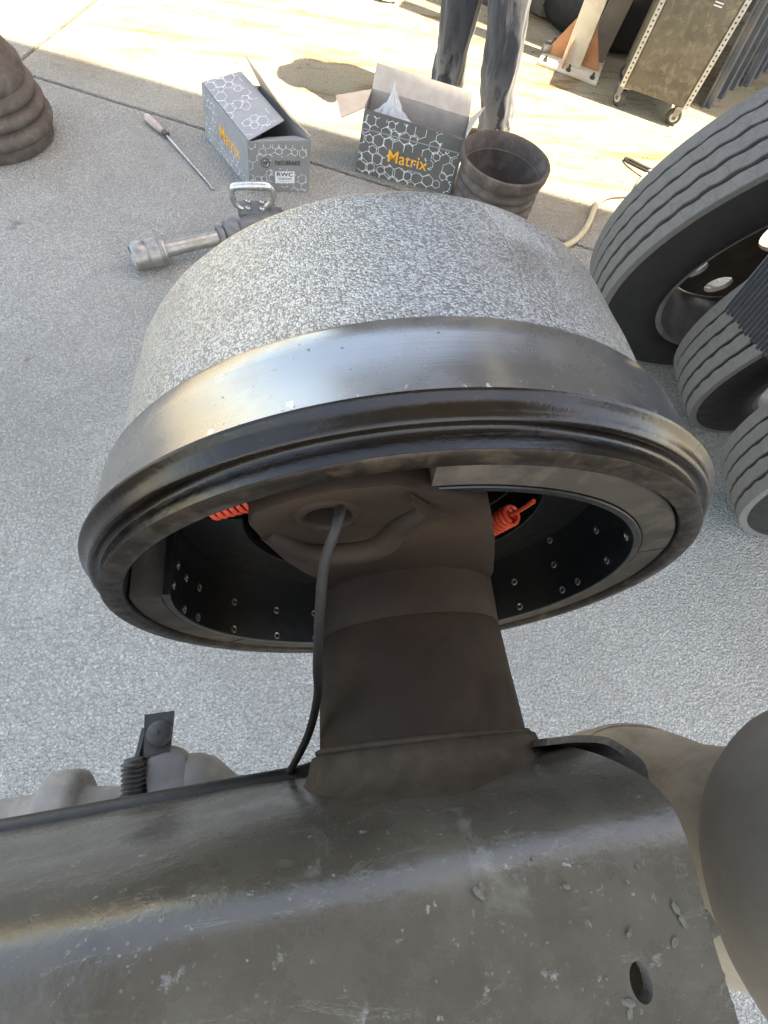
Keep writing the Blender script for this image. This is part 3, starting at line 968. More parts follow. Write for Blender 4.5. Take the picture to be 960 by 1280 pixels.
# ------------------------------------------------------------------ truck wheels
def make_wheel(contact, yaw, lean, Rr, w, label, holes=True):
    a = Vector((math.cos(yaw) * math.cos(lean), math.sin(yaw) * math.cos(lean), math.sin(lean)))
    tt = Vector((-math.sin(yaw), math.cos(yaw), 0))
    u = a.cross(tt)
    if u.z < 0: u = -u; 
    # local x = axle (towards the seen side), y, z up
    y = u.cross(a)
    m = Matrix((a, y, u)).transposed().to_4x4()
    m.translation = Vector((contact[0], contact[1], 0))
    # keep the lower shoulder on the ground
    low = abs(a.z) * w * .42
    m.translation.z += low
    t = thing('truck_wheel', label, 'wheel', m, 'truck wheels standing in a row')
    L = Matrix.Translation((0, 0, Rr)) @ Matrix(((0, 0, 1, 0), (1, 0, 0, 0), (0, 1, 0, 0), (0, 0, 0, 1)))   # lathe z -> local x
    tw = w * .42
    ri = Rr * .672
    gd = .017
    hw = w * .5
    pr = [(-hw * .80, ri), (-hw * .98, ri + .012), (-hw, ri + .04), (-hw * .98, Rr - .075), (-tw, Rr - .018), (-tw + .004, Rr - gd), (tw - .004, Rr - gd), (tw, Rr - .018), (hw * .98, Rr - .075), (hw, ri + .04), (hw * .98, ri + .012), (hw * .80, ri)]
    V, F = lathe(pr, L, 128)
    body = mesh_obj('tyre', V, F, 'sidewall', t, 60, True)
    # five tread ribs with wavy edges
    n = 240
    gap = .0062
    rw = (2 * tw - 4 * gap) / 5
    for k in range(5):
        x0 = -tw + k * (rw + gap)
        V, F = [], []
        for i in range(n):
            an = 2 * PI * i / n
            z1 = .0011 * math.sin(i * PI / 2 + k) + .0009 * math.sin(i * 1.3 + k * 2)
            z2 = .0011 * math.sin(i * PI / 2 + k + 1) + .0009 * math.sin(i * 1.7 + k)
            if k == 0: z1 = 0
            if k == 4: z2 = 0
            crown = -.004 * ((k - 2) / 2) ** 2
            for (xx, rr) in ((x0 + z1 - .0008, Rr - gd - .004), (x0 + z1, Rr + crown - .0015), (x0 + z1 + .0015, Rr + crown), (x0 + rw + z2 - .0015, Rr + crown), (x0 + rw + z2, Rr + crown - .0015), (x0 + rw + z2 + .0008, Rr - gd - .004)):
                V.append((xx, rr * math.cos(an), Rr + rr * math.sin(an)))
        for i in range(n):
            i2 = (i + 1) % n
            for j in range(5):
                F.append((i * 6 + j, i2 * 6 + j, i2 * 6 + j + 1, i * 6 + j + 1))
        mesh_obj('tread_rib', V, F, 'tread', body, 40, True)
    # steel rim
    prr = [(hw * .86, ri + .016), (hw * .92, ri + .014), (hw * .94, ri + .004), (hw * .90, ri - .006), (hw * .70, ri - .010), (hw * .5, ri - .014), (hw * .30, ri - .03), (hw * .0, ri - .040), (-hw * .5, ri - .040), (-hw * .75, ri - .02), (-hw * .9, ri - .006), (-hw * .94, ri + .004), (-hw * .86, ri + .016)]
    V, F = lathe(prr, L, 96)
    mesh_obj('rim', V, F, 'rim', t, 40, True)
    # disc with round hand holes
    rd = ri - .0415
    hs = [circle(0, 0, .080, 40)] + [circle((ri - .095) * math.cos(q), (ri - .095) * math.sin(q), .036, 24) for q in [2 * PI * (i + .35) / 10 for i in range(10)]]
    dm = WM[t] @ Matrix.Translation((-hw * .58, 0, Rr)) @ Matrix(((0, 0, 1, 0), (1, 0, 0, 0), (0, 1, 0, 0), (0, 0, 0, 1)))
    plate('wheel_disc', circle(0, 0, rd, 80), hs, .012, dm, 'disc', t, 0, 35)
    return t
make_wheel((1.245, 1.128), -1.59, -.275, .477, .195, 'whole big truck wheel with bright round hand holes beside the hose')
make_wheel((1.409, .871), -1.50, -.209, .470, .190, 'truck wheel half hidden behind the black ribbed panel')
make_wheel((1.435, .506), -1.62, -.09, .474, .195, 'truck wheel standing closest to the suspension axle')

# ------------------------------------------------------------------ fine ribbed black panel in front of the wheels
def build_panel():
    c0 = Vector((.697, .590, .653)); d1 = (Vector((.753, .500, .635)) - c0); d2 = (Vector((.735, .632, .748)) - c0)
    t = thing('ribbed_panel', 'flat black finely ribbed rubber panel in front of the truck wheels', 'panel', c0)
    d1n = d1.normalized(); d2n = (d2 - d1n * d2.dot(d1n)).normalized()
    nz = d1n.cross(d2n)
    if nz.dot(Vector((0, 0, 1.17)) - c0) < 0: nz = -nz
    n = 42
    W, Lg = .30, .42
    d2x = d2.normalized()
    q = [c0 - nz * .004, c0 + d1n * W - nz * .004, c0 + d1n * W + d2x * Lg - nz * .004, c0 + d2x * Lg - nz * .004]
    panel('backing', q, .006, 'ink_grey', t)
    for i in range(n):
        p = c0 + d1n * (i + .5) * W / n + d2x * (-.003 if i % 2 else .0)
        m = quad_frame([p, p + d2x, p + d2x + nz, p + nz])
        bm = box_bm((Lg, W / n * .52, .005), m @ T(Lg / 2, 0, 0) , .0009, 1)
        # orient: local x along rib, local y should lie in d1
        bm.free()
        m = Matrix((d2x, d1n, nz)).transposed().to_4x4(); m.translation = p
        bm = box_bm((Lg, W / n * .74, .004), m @ T(Lg / 2, 0, .001), .001, 1)
        bm_obj('rib', bm, 'black_rubber', t, 40)
build_panel()

# ------------------------------------------------------------------ old ribbed rusty drums
def ribs_profile(R0, z0, z1, n, amp):
    pr = []
    for i in range(n * 8 + 1):
        u = i / (n * 8)
        pr.append((z0 + (z1 - z0) * u, R0 + amp * (abs(math.sin(PI * n * u)) ** .8) ))
    return pr
def old_drum_up():
    t = thing('old_brake_drum', 'rusty ribbed old brake drum standing open side up beside the box', 'brake drum', (.758, 1.770, 0), 'rusty ribbed old brake drums')
    F0 = T(.758, 1.770, 0)
    wob = lambda a, z: .0012 * noise.noise(Vector((math.cos(a) * 3, math.sin(a) * 3, z * 20)))
    pr = [(.0, .05), (.0, .118), (.010, .128)] + ribs_profile(.133, .022, .150, 4, .011) + [(.158, .143), (.166, .151), (.176, .1545), (.196, .1555), (.201, .1545), (.203, .151), (.202, .146), (.19, .140), (.12, .132), (.03, .130), (.015, .12), (.012, .05)]
    V, F = lathe(pr, F0, 96, wob=wob)
    sh = mesh_obj('shell', V, F, 'rust', t, 50)
    V, F = lathe([(.0005, .001), (.0005, .052), (.03, .05), (.032, .03), (.032, .001)], F0, 40)
    mesh_obj('hub', V, F, 'rust', t, 40)
old_drum_up()
def old_drum_down():
    C = (-.925, 2.00, 0)
    t = thing('old_brake_drum', 'rusty ribbed old brake drum standing open side down with domed top', 'brake drum', C, 'rusty ribbed old brake drums')
    F0 = T(*C)
    wob = lambda a, z: .0012 * noise.noise(Vector((math.cos(a) * 3 + 7, math.sin(a) * 3, z * 20)))
    pr = [(.0, .140), (.0, .182), (.004, .186), (.026, .188), (.032, .190)] + [(.036 + .044 * u, .186 + .017 * math.sin(PI * u) ** .6) for u in [i / 8 for i in range(9)]] + [(.084 + .036 * u, .178 + .016 * math.sin(PI * u) ** .6) for u in [i / 8 for i in range(9)]] + [(.124 + .034 * u, .170 + .013 * math.sin(PI * u) ** .6) for u in [i / 8 for i in range(9)]] + [(.164, .166), (.175, .170), (.205, .166), (.214, .158), (.232, .146), (.258, .130), (.29, .118), (.33, .112), (.38, .108), (.415, .104), (.43, .092), (.433, .05), (.433, .001)]
    V, F = lathe(pr, F0, 96, wob=wob)
    mesh_obj('shell', V, F, 'rust', t, 50)
    V, F = lathe([(.432, .05), (.455, .048), (.46, .04), (.46, .001)], F0, 40)
    mesh_obj('hub', V, F, 'rust', t, 40)
old_drum_down()

# ------------------------------------------------------------------ cardboard boxes
def lerp(a, b, u): return Vector(a) * (1 - u) + Vector(b) * u
def build_box_long():
    FL = Vector((-.094, 1.801, .002)); FR = Vector((.100, 1.816, .002)); BL = Vector((-.249, 2.081, .002)); BR = Vector((-.052, 2.096, .002))
    tFL = Vector((-.089, 1.800, .158)); tFR = Vector((.108, 1.815, .172)); tBL = Vector((-.238, 2.083, .168)); tBR = Vector((-.046, 2.098, .172))
    t = thing('cardboard_box', 'long grey printed cardboard box with a white label, lid flaps half open', 'box', (0, 1.9, 0))
    th = .004
    panel('base', [FL, FR, BR, BL], th, 'card', t)
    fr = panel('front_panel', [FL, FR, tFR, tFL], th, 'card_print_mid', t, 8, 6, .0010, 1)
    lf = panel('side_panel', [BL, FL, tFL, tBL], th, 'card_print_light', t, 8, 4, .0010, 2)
    panel('side_panel', [FR, BR, tBR, tFR], th, 'card_print_mid', t, 8, 4, .002, 3)
    panel('back_panel', [BR, BL, tBL, tBR], th, 'card_print_mid', t)
    # left lid flap, nearly closed
    a, b = tBL + Vector((.001, 0, .003)), tFL + Vector((.001, 0, .003))
    flap = [a, b, Vector((.026, 1.890, .182)), Vector((-.112, 2.150, .184))]
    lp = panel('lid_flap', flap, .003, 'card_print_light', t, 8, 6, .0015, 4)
    # right flap standing up, in the sun
    panel('lid_flap', [tFR + Vector((0, .02, .001)), tBR + Vector((0, 0, .001)), Vector((-.096, 2.125, .242)), Vector((.040, 1.885, .205))], .003, 'card', t, 8, 4, .006, 5)
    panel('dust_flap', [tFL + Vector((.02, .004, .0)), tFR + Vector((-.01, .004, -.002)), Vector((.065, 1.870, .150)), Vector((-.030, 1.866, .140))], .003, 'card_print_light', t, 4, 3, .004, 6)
    panel('dust_flap', [tBR + Vector((-.01, -.004, 0)), tBL + Vector((.02, -.004, 0)), Vector((-.19, 2.03, .115)), Vector((-.06, 2.04, .12))], .003, 'card', t)
    # print on the front
    m = quad_frame([FL, FR, tFR, tFL])
    m0 = m @ T(0, 0, .0034)
    W, Hh = .193, .155
    hexprint('printed_pattern', W, Hh, m0, fr, 11, size=(.010, .019), lw=.0011, clear=((.035, .070, .190, .114), (.08, .022, .156, .076)))
    text('printed_name', 'NEOBRAKE', .022, 'ink_black', m @ T(.128, .096, .0044) @ Matrix.Rotation(R(1.5), 4, 'Z'), fr, .0001, sx=.74)
    em = m @ T(.055, .094, .0044)
    ring = plate('printed_emblem', circle(0, 0, .0150, 28), [circle(0, 0, .0128, 28)], 0, em, 'ink_black', fr)
    text('printed_initial', 'N', .017, 'ink_black', em @ Matrix.Shear('XZ', 4, (0, 0)), fr, .0004)
    lab = [(.085, .028), (.150, .030), (.150, .070), (.085, .068)]
    lb = plate('paper_label', lab, [], 0, m @ T(0, 0, .0038), 'ink_white', fr)
    text('label_name', 'RWC', .019, 'ink_black', m @ T(.1175, .0585, .0046), fr, .0003, sx=1.25)
    for k, (yy, ww) in enumerate(((.0455, .046), (.0415, .046), (.0350, .034))):
        plate('label_line', [(.1175 - ww / 2, yy), (.1175 + ww / 2, yy), (.1175 + ww / 2, yy + (.0022 if k < 2 else .0010)), (.1175 - ww / 2, yy + (.0022 if k < 2 else .0010))], [], 0, m @ T(0, 0, .0046), 'ink_grey', fr)
    m = quad_frame([BL, FL, tFL, tBL])
    hexprint('printed_pattern', .318, .158, m @ T(0, 0, .0034), lf, 5, size=(.010, .019), lw=.0012, clear=((.10, .055, .28, .11),))
    text('printed_name', 'Matrix', .062, 'ink_orange', m @ T(.190, .083, .0044), lf, .0004, sx=.85)
    m = quad_frame([b, flap[2], flap[3], a])
    hexprint('printed_pattern', .125, .30, m @ T(0, .004, .0040), lp, 9, size=(.014, .026), lw=.0013, skew=.18)
build_box_long()

def build_box_open():
    FL = Vector((.284, 1.954, .002)); FR = Vector((.628, 1.858, .002)); BL = Vector((.325, 2.100, .002)); BR = Vector((.668, 2.004, .002))
    up = Vector((.004, 0, .192))
    tFL, tFR, tBL, tBR = FL + up + Vector((.006, 0, .010)), FR + up, BL + up + Vector((.004, 0, .008)), BR + up
    t = thing('cardboard_box', 'open grey printed cardboard box holding a clear plastic bag', 'box', (.47, 1.97, 0))
    th = .004
    panel('base', [FL, FR, BR, BL], th, 'card', t)
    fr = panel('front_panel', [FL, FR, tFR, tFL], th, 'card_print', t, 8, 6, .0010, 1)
    panel('side_panel', [BL, FL, tFL, tBL], th, 'card_print', t)
    panel('side_panel', [FR, BR, tBR, tFR], th, 'card_print', t)
    panel('back_panel', [BR, BL, tBL, tBR], th, 'card_dusty', t)
    panel('lid_flap', [tBR, tBL, tBL + Vector((.012, .030, .062)), tBR + Vector((.002, .034, .060))], .003, 'card_dusty', t, 8, 4, .004, 2)
    panel('side_flap', [tBL + Vector((-.002, -.01, 0)), tFL + Vector((-.002, .012, 0)), Vector((.218, 1.968, .168)), Vector((.205, 2.070, .182))], .003, 'card', t, 4, 4, .004, 3)
    panel('side_flap', [tFR + Vector((.002, .01, 0)), tBR + Vector((.002, -.01, 0)), tBR + Vector((.038, -.02, .045)), tFR + Vector((.030, .045, .032))], .003, 'card_dusty', t, 4, 4, .003, 4)
    # front flap folded down inside the opening, leaving a doubled top edge
    panel('lid_flap', [tFL + Vector((.004, .006, .001)), tFR + Vector((-.004, .006, .001)), tFR + Vector((-.004, .018, -.05)), tFL + Vector((.004, .018, -.05))], .003, 'card_print', t)
    m = quad_frame([FL, FR, tFR, tFL])
    hexprint('printed_pattern', .352, .196, m @ T(.001, 0, .0034), fr, 21, size=(.014, .026), lw=.0016, clear=((.095, .052, .262, .112),))
    band = plate('printed_band', [(.006, .147), (.352, .147), (.354, .151), (.006, .151)], [], 0, m @ T(0, 0, .0044), 'ink_grey', fr)
    text('printed_name', 'Matrix', .058, 'ink_orange', m @ T(.178, .082, .0044), fr, .0003, sx=.95)
    plate('printed_strapline', [(.185, .050), (.232, .050), (.232, .054), (.185, .054)], [], 0, m @ T(0, 0, .0044), 'ink_grey', fr)
    # crumpled clear bag inside
    bm = bmesh.new()
    bmesh.ops.create_icosphere(bm, subdivisions=4, radius=1)
    for v in bm.verts:
        d = 1 + .35 * noise.noise(v.co * 2.3) + .18 * noise.noise(v.co * 6)
        v.co = Vector((v.co.x * .075 * d, v.co.y * .045 * d, v.co.z * .095 * d + (.045 * max(0, v.co.z) ** 4)))
        if v.co.z > .04:
            k = max(.25, 1 - (v.co.z - .04) * 9)
            v.co.x *= k; v.co.y *= k
    o = bm_obj('plastic_bag', bm, 'film', None, 25)
    me = o.data
    o.location = (.395, 2.012, .112)
    tag(o, 'crumpled clear plastic bag sticking out of the open box', 'bag')
build_box_open()

# ------------------------------------------------------------------ tools on the ground
def build_screwdriver():
    a = Vector((-.455, 2.147, .014)); b = Vector((-.390, 2.066, .014)); c = Vector((-.216, 1.788, .006))
    t = thing('screwdriver', 'long screwdriver with clear brown handle lying on the concrete', 'screwdriver', (-.34, 1.97, 0))
    d = (b - a).normalized(); L = (b - a).length
    flute = lambda an, z: .0012 * math.cos(6 * an) if .01 < z < L - .02 else 0
    V, F = lathe([(0, .001), (0, .010), (.004, .0130), (.015, .0138), (L * .5, .0132), (L - .025, .0128), (L - .015, .0105), (L - .006, .0105), (L, .009), (L, .001)], frame(a, d), 36, wob=flute)
    mesh_obj('handle', V, F, 'handle_clear', t, 50)
    cyl('ferrule', b - d * .004, b + d * .022, .0095, 'darkbolt', t)
    e = (c - b).normalized()
    cyl('shaft', b + e * .018, c - e * .012, .0042, 'steel', t, seg=14)
    bm = box_bm((.010, .0022, .016), frame(c - e * .006, e), .0006, 1)
    bm_obj('blade', bm, 'steel', t, 40)
build_screwdriver()

def build_wrench():
    t = thing('impact_wrench', 'worn steel impact wrench with loop handle and socket lying on the concrete', 'impact wrench', (-.10, 1.55, 0))
    ax = Vector((.90, .40, .0)).normalized()
    p = Vector((-.424, 1.388, .043))
    fr = frame(p, ax)
    V, F = lathe([(.06, .001), (.055, .024), (.005, .0265), (.0, .030), (.0, .036), (.006, .0395), (.040, .0395), (.043, .0375), (.046, .0395), (.076, .0395), (.079, .036), (.083, .036), (.086, .0395), (.094, .038), (.097, .024), (.10, .02)], fr, 40)
    so = mesh_obj('socket', V, F, 'gun', t, 40)
    V, F = lathe([(.095, .001), (.095, .024), (.110, .0215), (.20, .0205), (.275, .0205), (.280, .001)], fr, 32)
    mesh_obj('shaft', V, F, 'gun', t, 40)
    V, F = lathe([(.258, .022), (.260, .030), (.268, .033), (.276, .032), (.280, .026), (.288, .040), (.296, .045), (.312, .047), (.322, .047), (.326, .040), (.345, .046), (.37, .052), (.42, .054), (.455, .053), (.475, .046), (.485, .030), (.485, .001)], fr, 48)
    mesh_obj('body', V, F, 'gun_dark', t, 40)
    # handle seat plate with four screws
    seat = fr @ Vector((0, 0, .40)); seat.z = .094
    bm = box_bm((.115, .060, .016), T(-.068, 1.575, .090) @ Matrix.Rotation(R(6), 4, 'Z'), .006)
    st = bm_obj('handle_seat', bm, 'gun_dark', t, 40)
    for dx, dy in ((-.03, -.016), (.012, -.016), (-.03, .016), (.012, .016)):
        V, F = lathe([(0, .008), (.006, .008), (.009, .005), (.009, .001)], T(-.062 + dx, 1.575 + dy, .098), 16)
        mesh_obj('screw', V, F, 'steel', st, 40)
    hp = [(-.105, 1.566, .090), (-.128, 1.563, .108), (-.136, 1.561, .130), (-.134, 1.560, .156), (-.122, 1.560, .165), (-.080, 1.560, .171), (-.036, 1.561, .173), (-.022, 1.562, .166), (-.014, 1.563, .148), (-.020, 1.566, .126), (-.036, 1.570, .104), (-.044, 1.572, .090)]
    path = spline(hp, 8)
    V, F = tube_vf(path, lambda u: .0085 + .0035 * math.exp(-((u - .5) / .2) ** 2), 14)
    mesh_obj('loop_handle', V, F, 'steel', t, 60)
build_wrench()

hs = tube('air_hose', [(.90, 1.545, .012), (.981, 1.585, .012), (1.05, 1.622, .012), (1.110, 1.680, .012), (1.160, 1.75, .012), (1.205, 1.830, .012), (1.245, 1.885, .012), (1.31, 1.925, .012), (1.41, 1.950, .012), (1.478, 2.03, .014), (1.55, 2.10, .016), (1.67, 2.10, .014), (1.75, 2.0, .012)], .0105, 'hose', None, 12, 10)
tag(hs, 'beige air hose winding over the concrete to the truck wheels', 'hose')
hs = tube('air_hose', [(1.90, 1.98, .009), (1.72, 2.045, .009), (1.55, 2.14, .009), (1.475, 2.195, .009), (1.463, 2.165, .012), (1.52, 2.08, .026), (1.62, 1.98, .026), (1.75, 1.90, .009)], .0055, 'cable', None, 10, 10)
tag(hs, 'thin dark loop of hose in the sun behind the big truck wheel', 'hose')

# ------------------------------------------------------------------ person in work trousers
def build_person():
    t = thing('person', 'person in dark grey work trousers, sunlit folds and dust painted at the hems, standing behind the boxes', 'person', (.76, 2.34, 0))
    J = {}
    # body: one skinned figure
    pts = [('pel', (.655, 2.385, .92), .12), ('bel', (.65, 2.39, 1.08), .125), ('che', (.645, 2.39, 1.28), .135), ('nec', (.64, 2.375, 1.43), .055), ('chin', (.64, 2.355, 1.50), .06), ('hea', (.64, 2.35, 1.60), .085), ('top', (.64, 2.36, 1.69), .05),
           ('lh', (.565, 2.41, .86), .085), ('lk', (.655, 2.41, .46), .055), ('la', (.692, 2.43, .09), .038), ('lt', (.685, 2.30, .035), .03),
           ('rh', (.735, 2.36, .86), .085), ('rk', (.775, 2.235, .47), .055), ('ra', (.862, 2.235, .09), .038), ('rt', (.862, 2.10, .035), .03),
           ('ls', (.475, 2.39, 1.37), .055), ('le', (.42, 2.40, 1.10), .042), ('lw', (.45, 2.32, .87), .028), ('lf', (.455, 2.30, .78), .03),
           ('rs', (.81, 2.38, 1.37), .055), ('re', (.87, 2.38, 1.10), .042), ('rw', (.85, 2.30, .87), .028), ('rf', (.845, 2.28, .78), .03)]
    idx = {p[0]: i for i, p in enumerate(pts)}
    ed = [('pel', 'bel'), ('bel', 'che'), ('che', 'nec'), ('nec', 'chin'), ('chin', 'hea'), ('hea', 'top'), ('pel', 'lh'), ('lh', 'lk'), ('lk', 'la'), ('la', 'lt'), ('pel', 'rh'), ('rh', 'rk'), ('rk', 'ra'), ('ra', 'rt'), ('che', 'ls'), ('ls', 'le'), ('le', 'lw'), ('lw', 'lf'), ('che', 'rs'), ('rs', 're'), ('re', 'rw'), ('rw', 'rf')]
    me = bpy.data.meshes.new('body')
    base = WM[t].translation
    me.from_pydata([tuple(Vector(p[1]) - base) for p in pts], [(idx[a], idx[b]) for a, b in ed], [])
    o = bpy.data.objects.new('body', me); COL.objects.link(o); o.parent = t
    sk = o.modifiers.new('skin', 'SKIN')
    for i, p in enumerate(pts):
        v = me.skin_vertices[0].data[i]
        v.radius = (p[2], p[2]); v.use_root = (i == 0)
    sb = o.modifiers.new('sub', 'SUBSURF'); sb.levels = 2; sb.render_levels = 2
    bpy.context.view_layer.update()
    dg = bpy.context.evaluated_depsgraph_get()
    m2 = bpy.data.meshes.new_from_object(o.evaluated_get(dg))
    o.modifiers.clear(); o.data = m2
    m2.materials.clear(); m2.materials.append(M['skin'])
    for p in m2.polygons: p.use_smooth = True
    WM[o] = WM[t]
    # trousers: two lofted legs with folds, joined at the seat
    def loft(rings, seg, seed, V, F):
        base_i = len(V)
        C = spline([Vector(r[0]) for r in rings], 8)
        rx = spline([Vector((r[1], r[2], 0)) for r in rings], 8)
        n = len(C)
        for i in range(n):
            low = max(0, 1 - i / (n * .45))
            for k in range(seg):
                a = 2 * PI * k / seg
                q = Vector((math.cos(a), math.sin(a), 0))
                sp = Vector((math.cos(a) * 2.2, math.sin(a) * 2.2, C[i].z * 5 + seed))
                fold = .010 * noise.noise(sp) + (.011 * low + .003) * noise.noise(Vector((math.cos(a) * 2.0 + C[i].z * 9, math.sin(a) * 2.0, C[i].z * 26 + seed)))
                fold += .010 * math.exp(-((a - 4.9 - (C[i].z - .2) * 1.4) / .18) ** 2)
                V.append(C[i] + Vector((q.x * (rx[i].x + fold), q.y * (rx[i].y + fold), 0)))
        for i in range(n - 1):
            for k in range(seg):
                k2 = (k + 1) % seg
                F.append((base_i + i * seg + k, base_i + i * seg + k2, base_i + (i + 1) * seg + k2, base_i + (i + 1) * seg + k))
    V, F = [], []
    loft([((.692, 2.42, .030), .068, .080), ((.688, 2.42, .10), .066, .080), ((.676, 2.415, .22), .061, .076), ((.668, 2.41, .34), .070, .080), ((.655, 2.41, .46), .082, .086), ((.62, 2.41, .65), .092, .098), ((.590, 2.405, .86), .105, .118)], 64, 1.0, V, F)
    loft([((.865, 2.225, .025), .067, .080), ((.858, 2.225, .10), .066, .080), ((.825, 2.225, .20), .063, .078), ((.805, 2.225, .33), .066, .082), ((.775, 2.235, .46), .072, .086), ((.750, 2.29, .65), .088, .098), ((.720, 2.365, .86), .105, .118)], 64, 5.0, V, F)
    loft([((.655, 2.385, .80), .150, .118), ((.655, 2.385, .88), .172, .130), ((.655, 2.388, .96), .165, .128), ((.652, 2.39, 1.04), .158, .125)], 64, 9.0, V, F)
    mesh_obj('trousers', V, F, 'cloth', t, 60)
    V, F = [], []
    loft([((.652, 2.39, .98), .172, .136), ((.65, 2.39, 1.10), .168, .135), ((.645, 2.39, 1.28), .185, .140), ((.642, 2.385, 1.40), .15, .10), ((.64, 2.38, 1.45), .075, .07)], 48, 3.0, V, F)
    loft([((.405, 2.385, 1.06), .055, .055), ((.43, 2.39, 1.20), .062, .062), ((.48, 2.39, 1.36), .072, .072), ((.54, 2.39, 1.41), .06, .07)], 32, 4.0, V, F)
    loft([((.885, 2.37, 1.06), .055, .055), ((.86, 2.38, 1.20), .062, .062), ((.81, 2.38, 1.36), .072, .072), ((.75, 2.385, 1.41), .06, .07)], 32, 6.0, V, F)
    mesh_obj('shirt', V, F, 'shirt', t, 60)
    for cx, cy in ((.690, 2.36), (.862, 2.165)):
        bm = bmesh.new()
        bmesh.ops.create_icosphere(bm, subdivisions=3, radius=1)
        for v in bm.verts:
            x, y, z = v.co
            hgt = .055 if y < 0 else .085
            v.co = Vector((x * .046 * (1 - .15 * max(0, y)), y * .135, max(-.4, z) * hgt))
        bmesh.ops.transform(bm, matrix=T(cx, cy, .034), verts=bm.verts)
        bm_obj('shoe', bm, 'boot', t, 60)
    bm = bmesh.new()
    bmesh.ops.create_icosphere(bm, subdivisions=3, radius=1)
    for v in bm.verts:
        v.co = Vector((v.co.x * .100, v.co.y * .112, max(-.15, v.co.z) * .105)) * (1 + .05 * noise.noise(v.co * 5))
    bmesh.ops.transform(bm, matrix=T(.64, 2.375, 1.635), verts=bm.verts)
    bm_obj('hair', bm, 'hair', t, 60)
build_person()

# ------------------------------------------------------------------ lift post, tool cabinet
def build_post():
    c = Vector((1.420, 2.935, 0))
    rot = Matrix.Rotation(R(-27), 4, 'Z')
    base = T(c.x, c.y, 0) @ rot
    t = thing('lift_post', 'cream steel post bolted to the ground with orange gusset plates', 'post', base)
    bm = box_bm((.30, .26, .012), base @ T(0, .03, .008), .002)
    bp = bm_obj('base_plate', bm, 'post', t, 40)
    bm = box_bm((.095, .095, 2.6), base @ T(0, .02, 1.314), .006)
    bm_obj('column', bm, 'post', t, 40)
    for ang, off in ((0, (.049, .02)), (180, (-.049, .02)), (90, (0, .069))):
        m = base @ T(off[0], off[1], .014) @ Matrix.Rotation(R(ang), 4, 'Z') @ Matrix.Rotation(R(90), 4, 'X')
        plate('gusset', [(0, .0), (.085, 0), (.085, .012), (.004, .15), (0, .15)], [], .010, m, 'rust_orange', t, .001)
    m = base @ T(-.03, -.029, .014) @ Matrix.Rotation(R(-90), 4, 'Z') @ Matrix.Rotation(R(90), 4, 'X')
    plate('gusset', [(0, .0), (.055, 0), (.055, .010), (.004, .10), (0, .10)], [], .008, m, 'rust_orange', t, .001)
    for dx, dy in ((-.12, -.075), (.12, -.075), (-.12, .13), (.12, .13), (0, -.085)):
        V, F = lathe([(0, .012), (.010, .012), (.010, .006), (.024, .006), (.024, .0005)], base @ T(dx, dy, .014), 6)
        mesh_obj('anchor_bolt', V, F, 'darkbolt', bp, 30)
    bm = box_bm((.05, .03, .035), base @ T(-.135, .02, .032) @ Matrix.Rotation(.5, 4, 'Z'), .004)
    bm_obj('stop_block', bm, 'gun', t, 40)
build_post()

def build_cabinet():
    fl = Vector((1.535, 2.615, 0)); fr_ = Vector((1.822, 2.480, 0))
    x = (fr_ - fl).normalized(); y = Vector((-x.y, x.x, 0))
    W = (fr_ - fl).length; D = .34; z0 = .082; Hc = .86
    m = Matrix((x, y, Vector((0, 0, 1)))).transposed().to_4x4(); m.translation = fl
    t = thing('tool_cabinet', 'dirty brown steel tool cabinet on four casters', 'cabinet', m)
    bm = box_bm((W, D, Hc), m @ T(W / 2, D / 2, z0 + Hc / 2), .006)
    bd = bm_obj('body', bm, 'cabinet', t, 40)
    bm = box_bm((W - .05, .006, Hc - .04), m @ T(W / 2, -.002, z0 + Hc / 2), .003)
    bm_obj('door', bm, 'cabinet', t, 40)
    for xx in (.008, W - .008):
        holes = [circle(0, .02 + i * .018, .0042, 8) for i in range(int((Hc - .03) / .018))]
        mm = m @ T(xx, -.0055, z0) @ Matrix.Rotation(R(90), 4, 'X')
        plate('perforated_trim', [(-.010, .002), (.010, .002), (.010, Hc), (-.010, Hc)], holes, .003, mm, 'trim', t, 0)
    # small print near the top of the door
    for k in range(2):
        plate('printed_mark', [(0, 0), (.034, 0), (.034, .004), (0, .004)], [], 0, m @ T(W * .62, -.0058, .415 + .010 * k) @ Matrix.Rotation(R(90), 4, 'X'), 'ink_white', t)
    for i, (dx, dy) in enumerate(((.022, .03), (W - .03, .03), (.03, D - .04), (W - .03, D - .04))):
        c = m @ Vector((dx, dy, .034))
        ang = (.3, 1.2, .8, .5)[i]
        ad = Vector((math.cos(ang), math.sin(ang), 0))
        w_ = cyl('caster', c - ad * .012, c + ad * .012, .034, 'caster', t, seg=28, bevel=.18)
        cyl('caster_hub', c - ad * .0135, c + ad * .0135, .020, 'trim', w_, seg=20)
        cyl('caster_bolt', c - ad * .019, c + ad * .019, .006, 'darkbolt', w_, seg=12)
        for s in (-1, 1):
            side = Vector((-ad.y, ad.x, 0))
            p = c + ad * .016 * s
            panel('caster_fork', [p - side * .008 - Vector((0, 0, .008)), p + side * .008 - Vector((0, 0, .008)), p + side * .018 + Vector((0, 0, .044)), p - side * .018 + Vector((0, 0, .044))], .003, 'gun', w_)
        bm = box_bm((.05, .05, .006), T(c.x, c.y, z0 - .0035), .001)
        bm_obj('caster_plate', bm, 'gun', w_, 40)
build_cabinet()

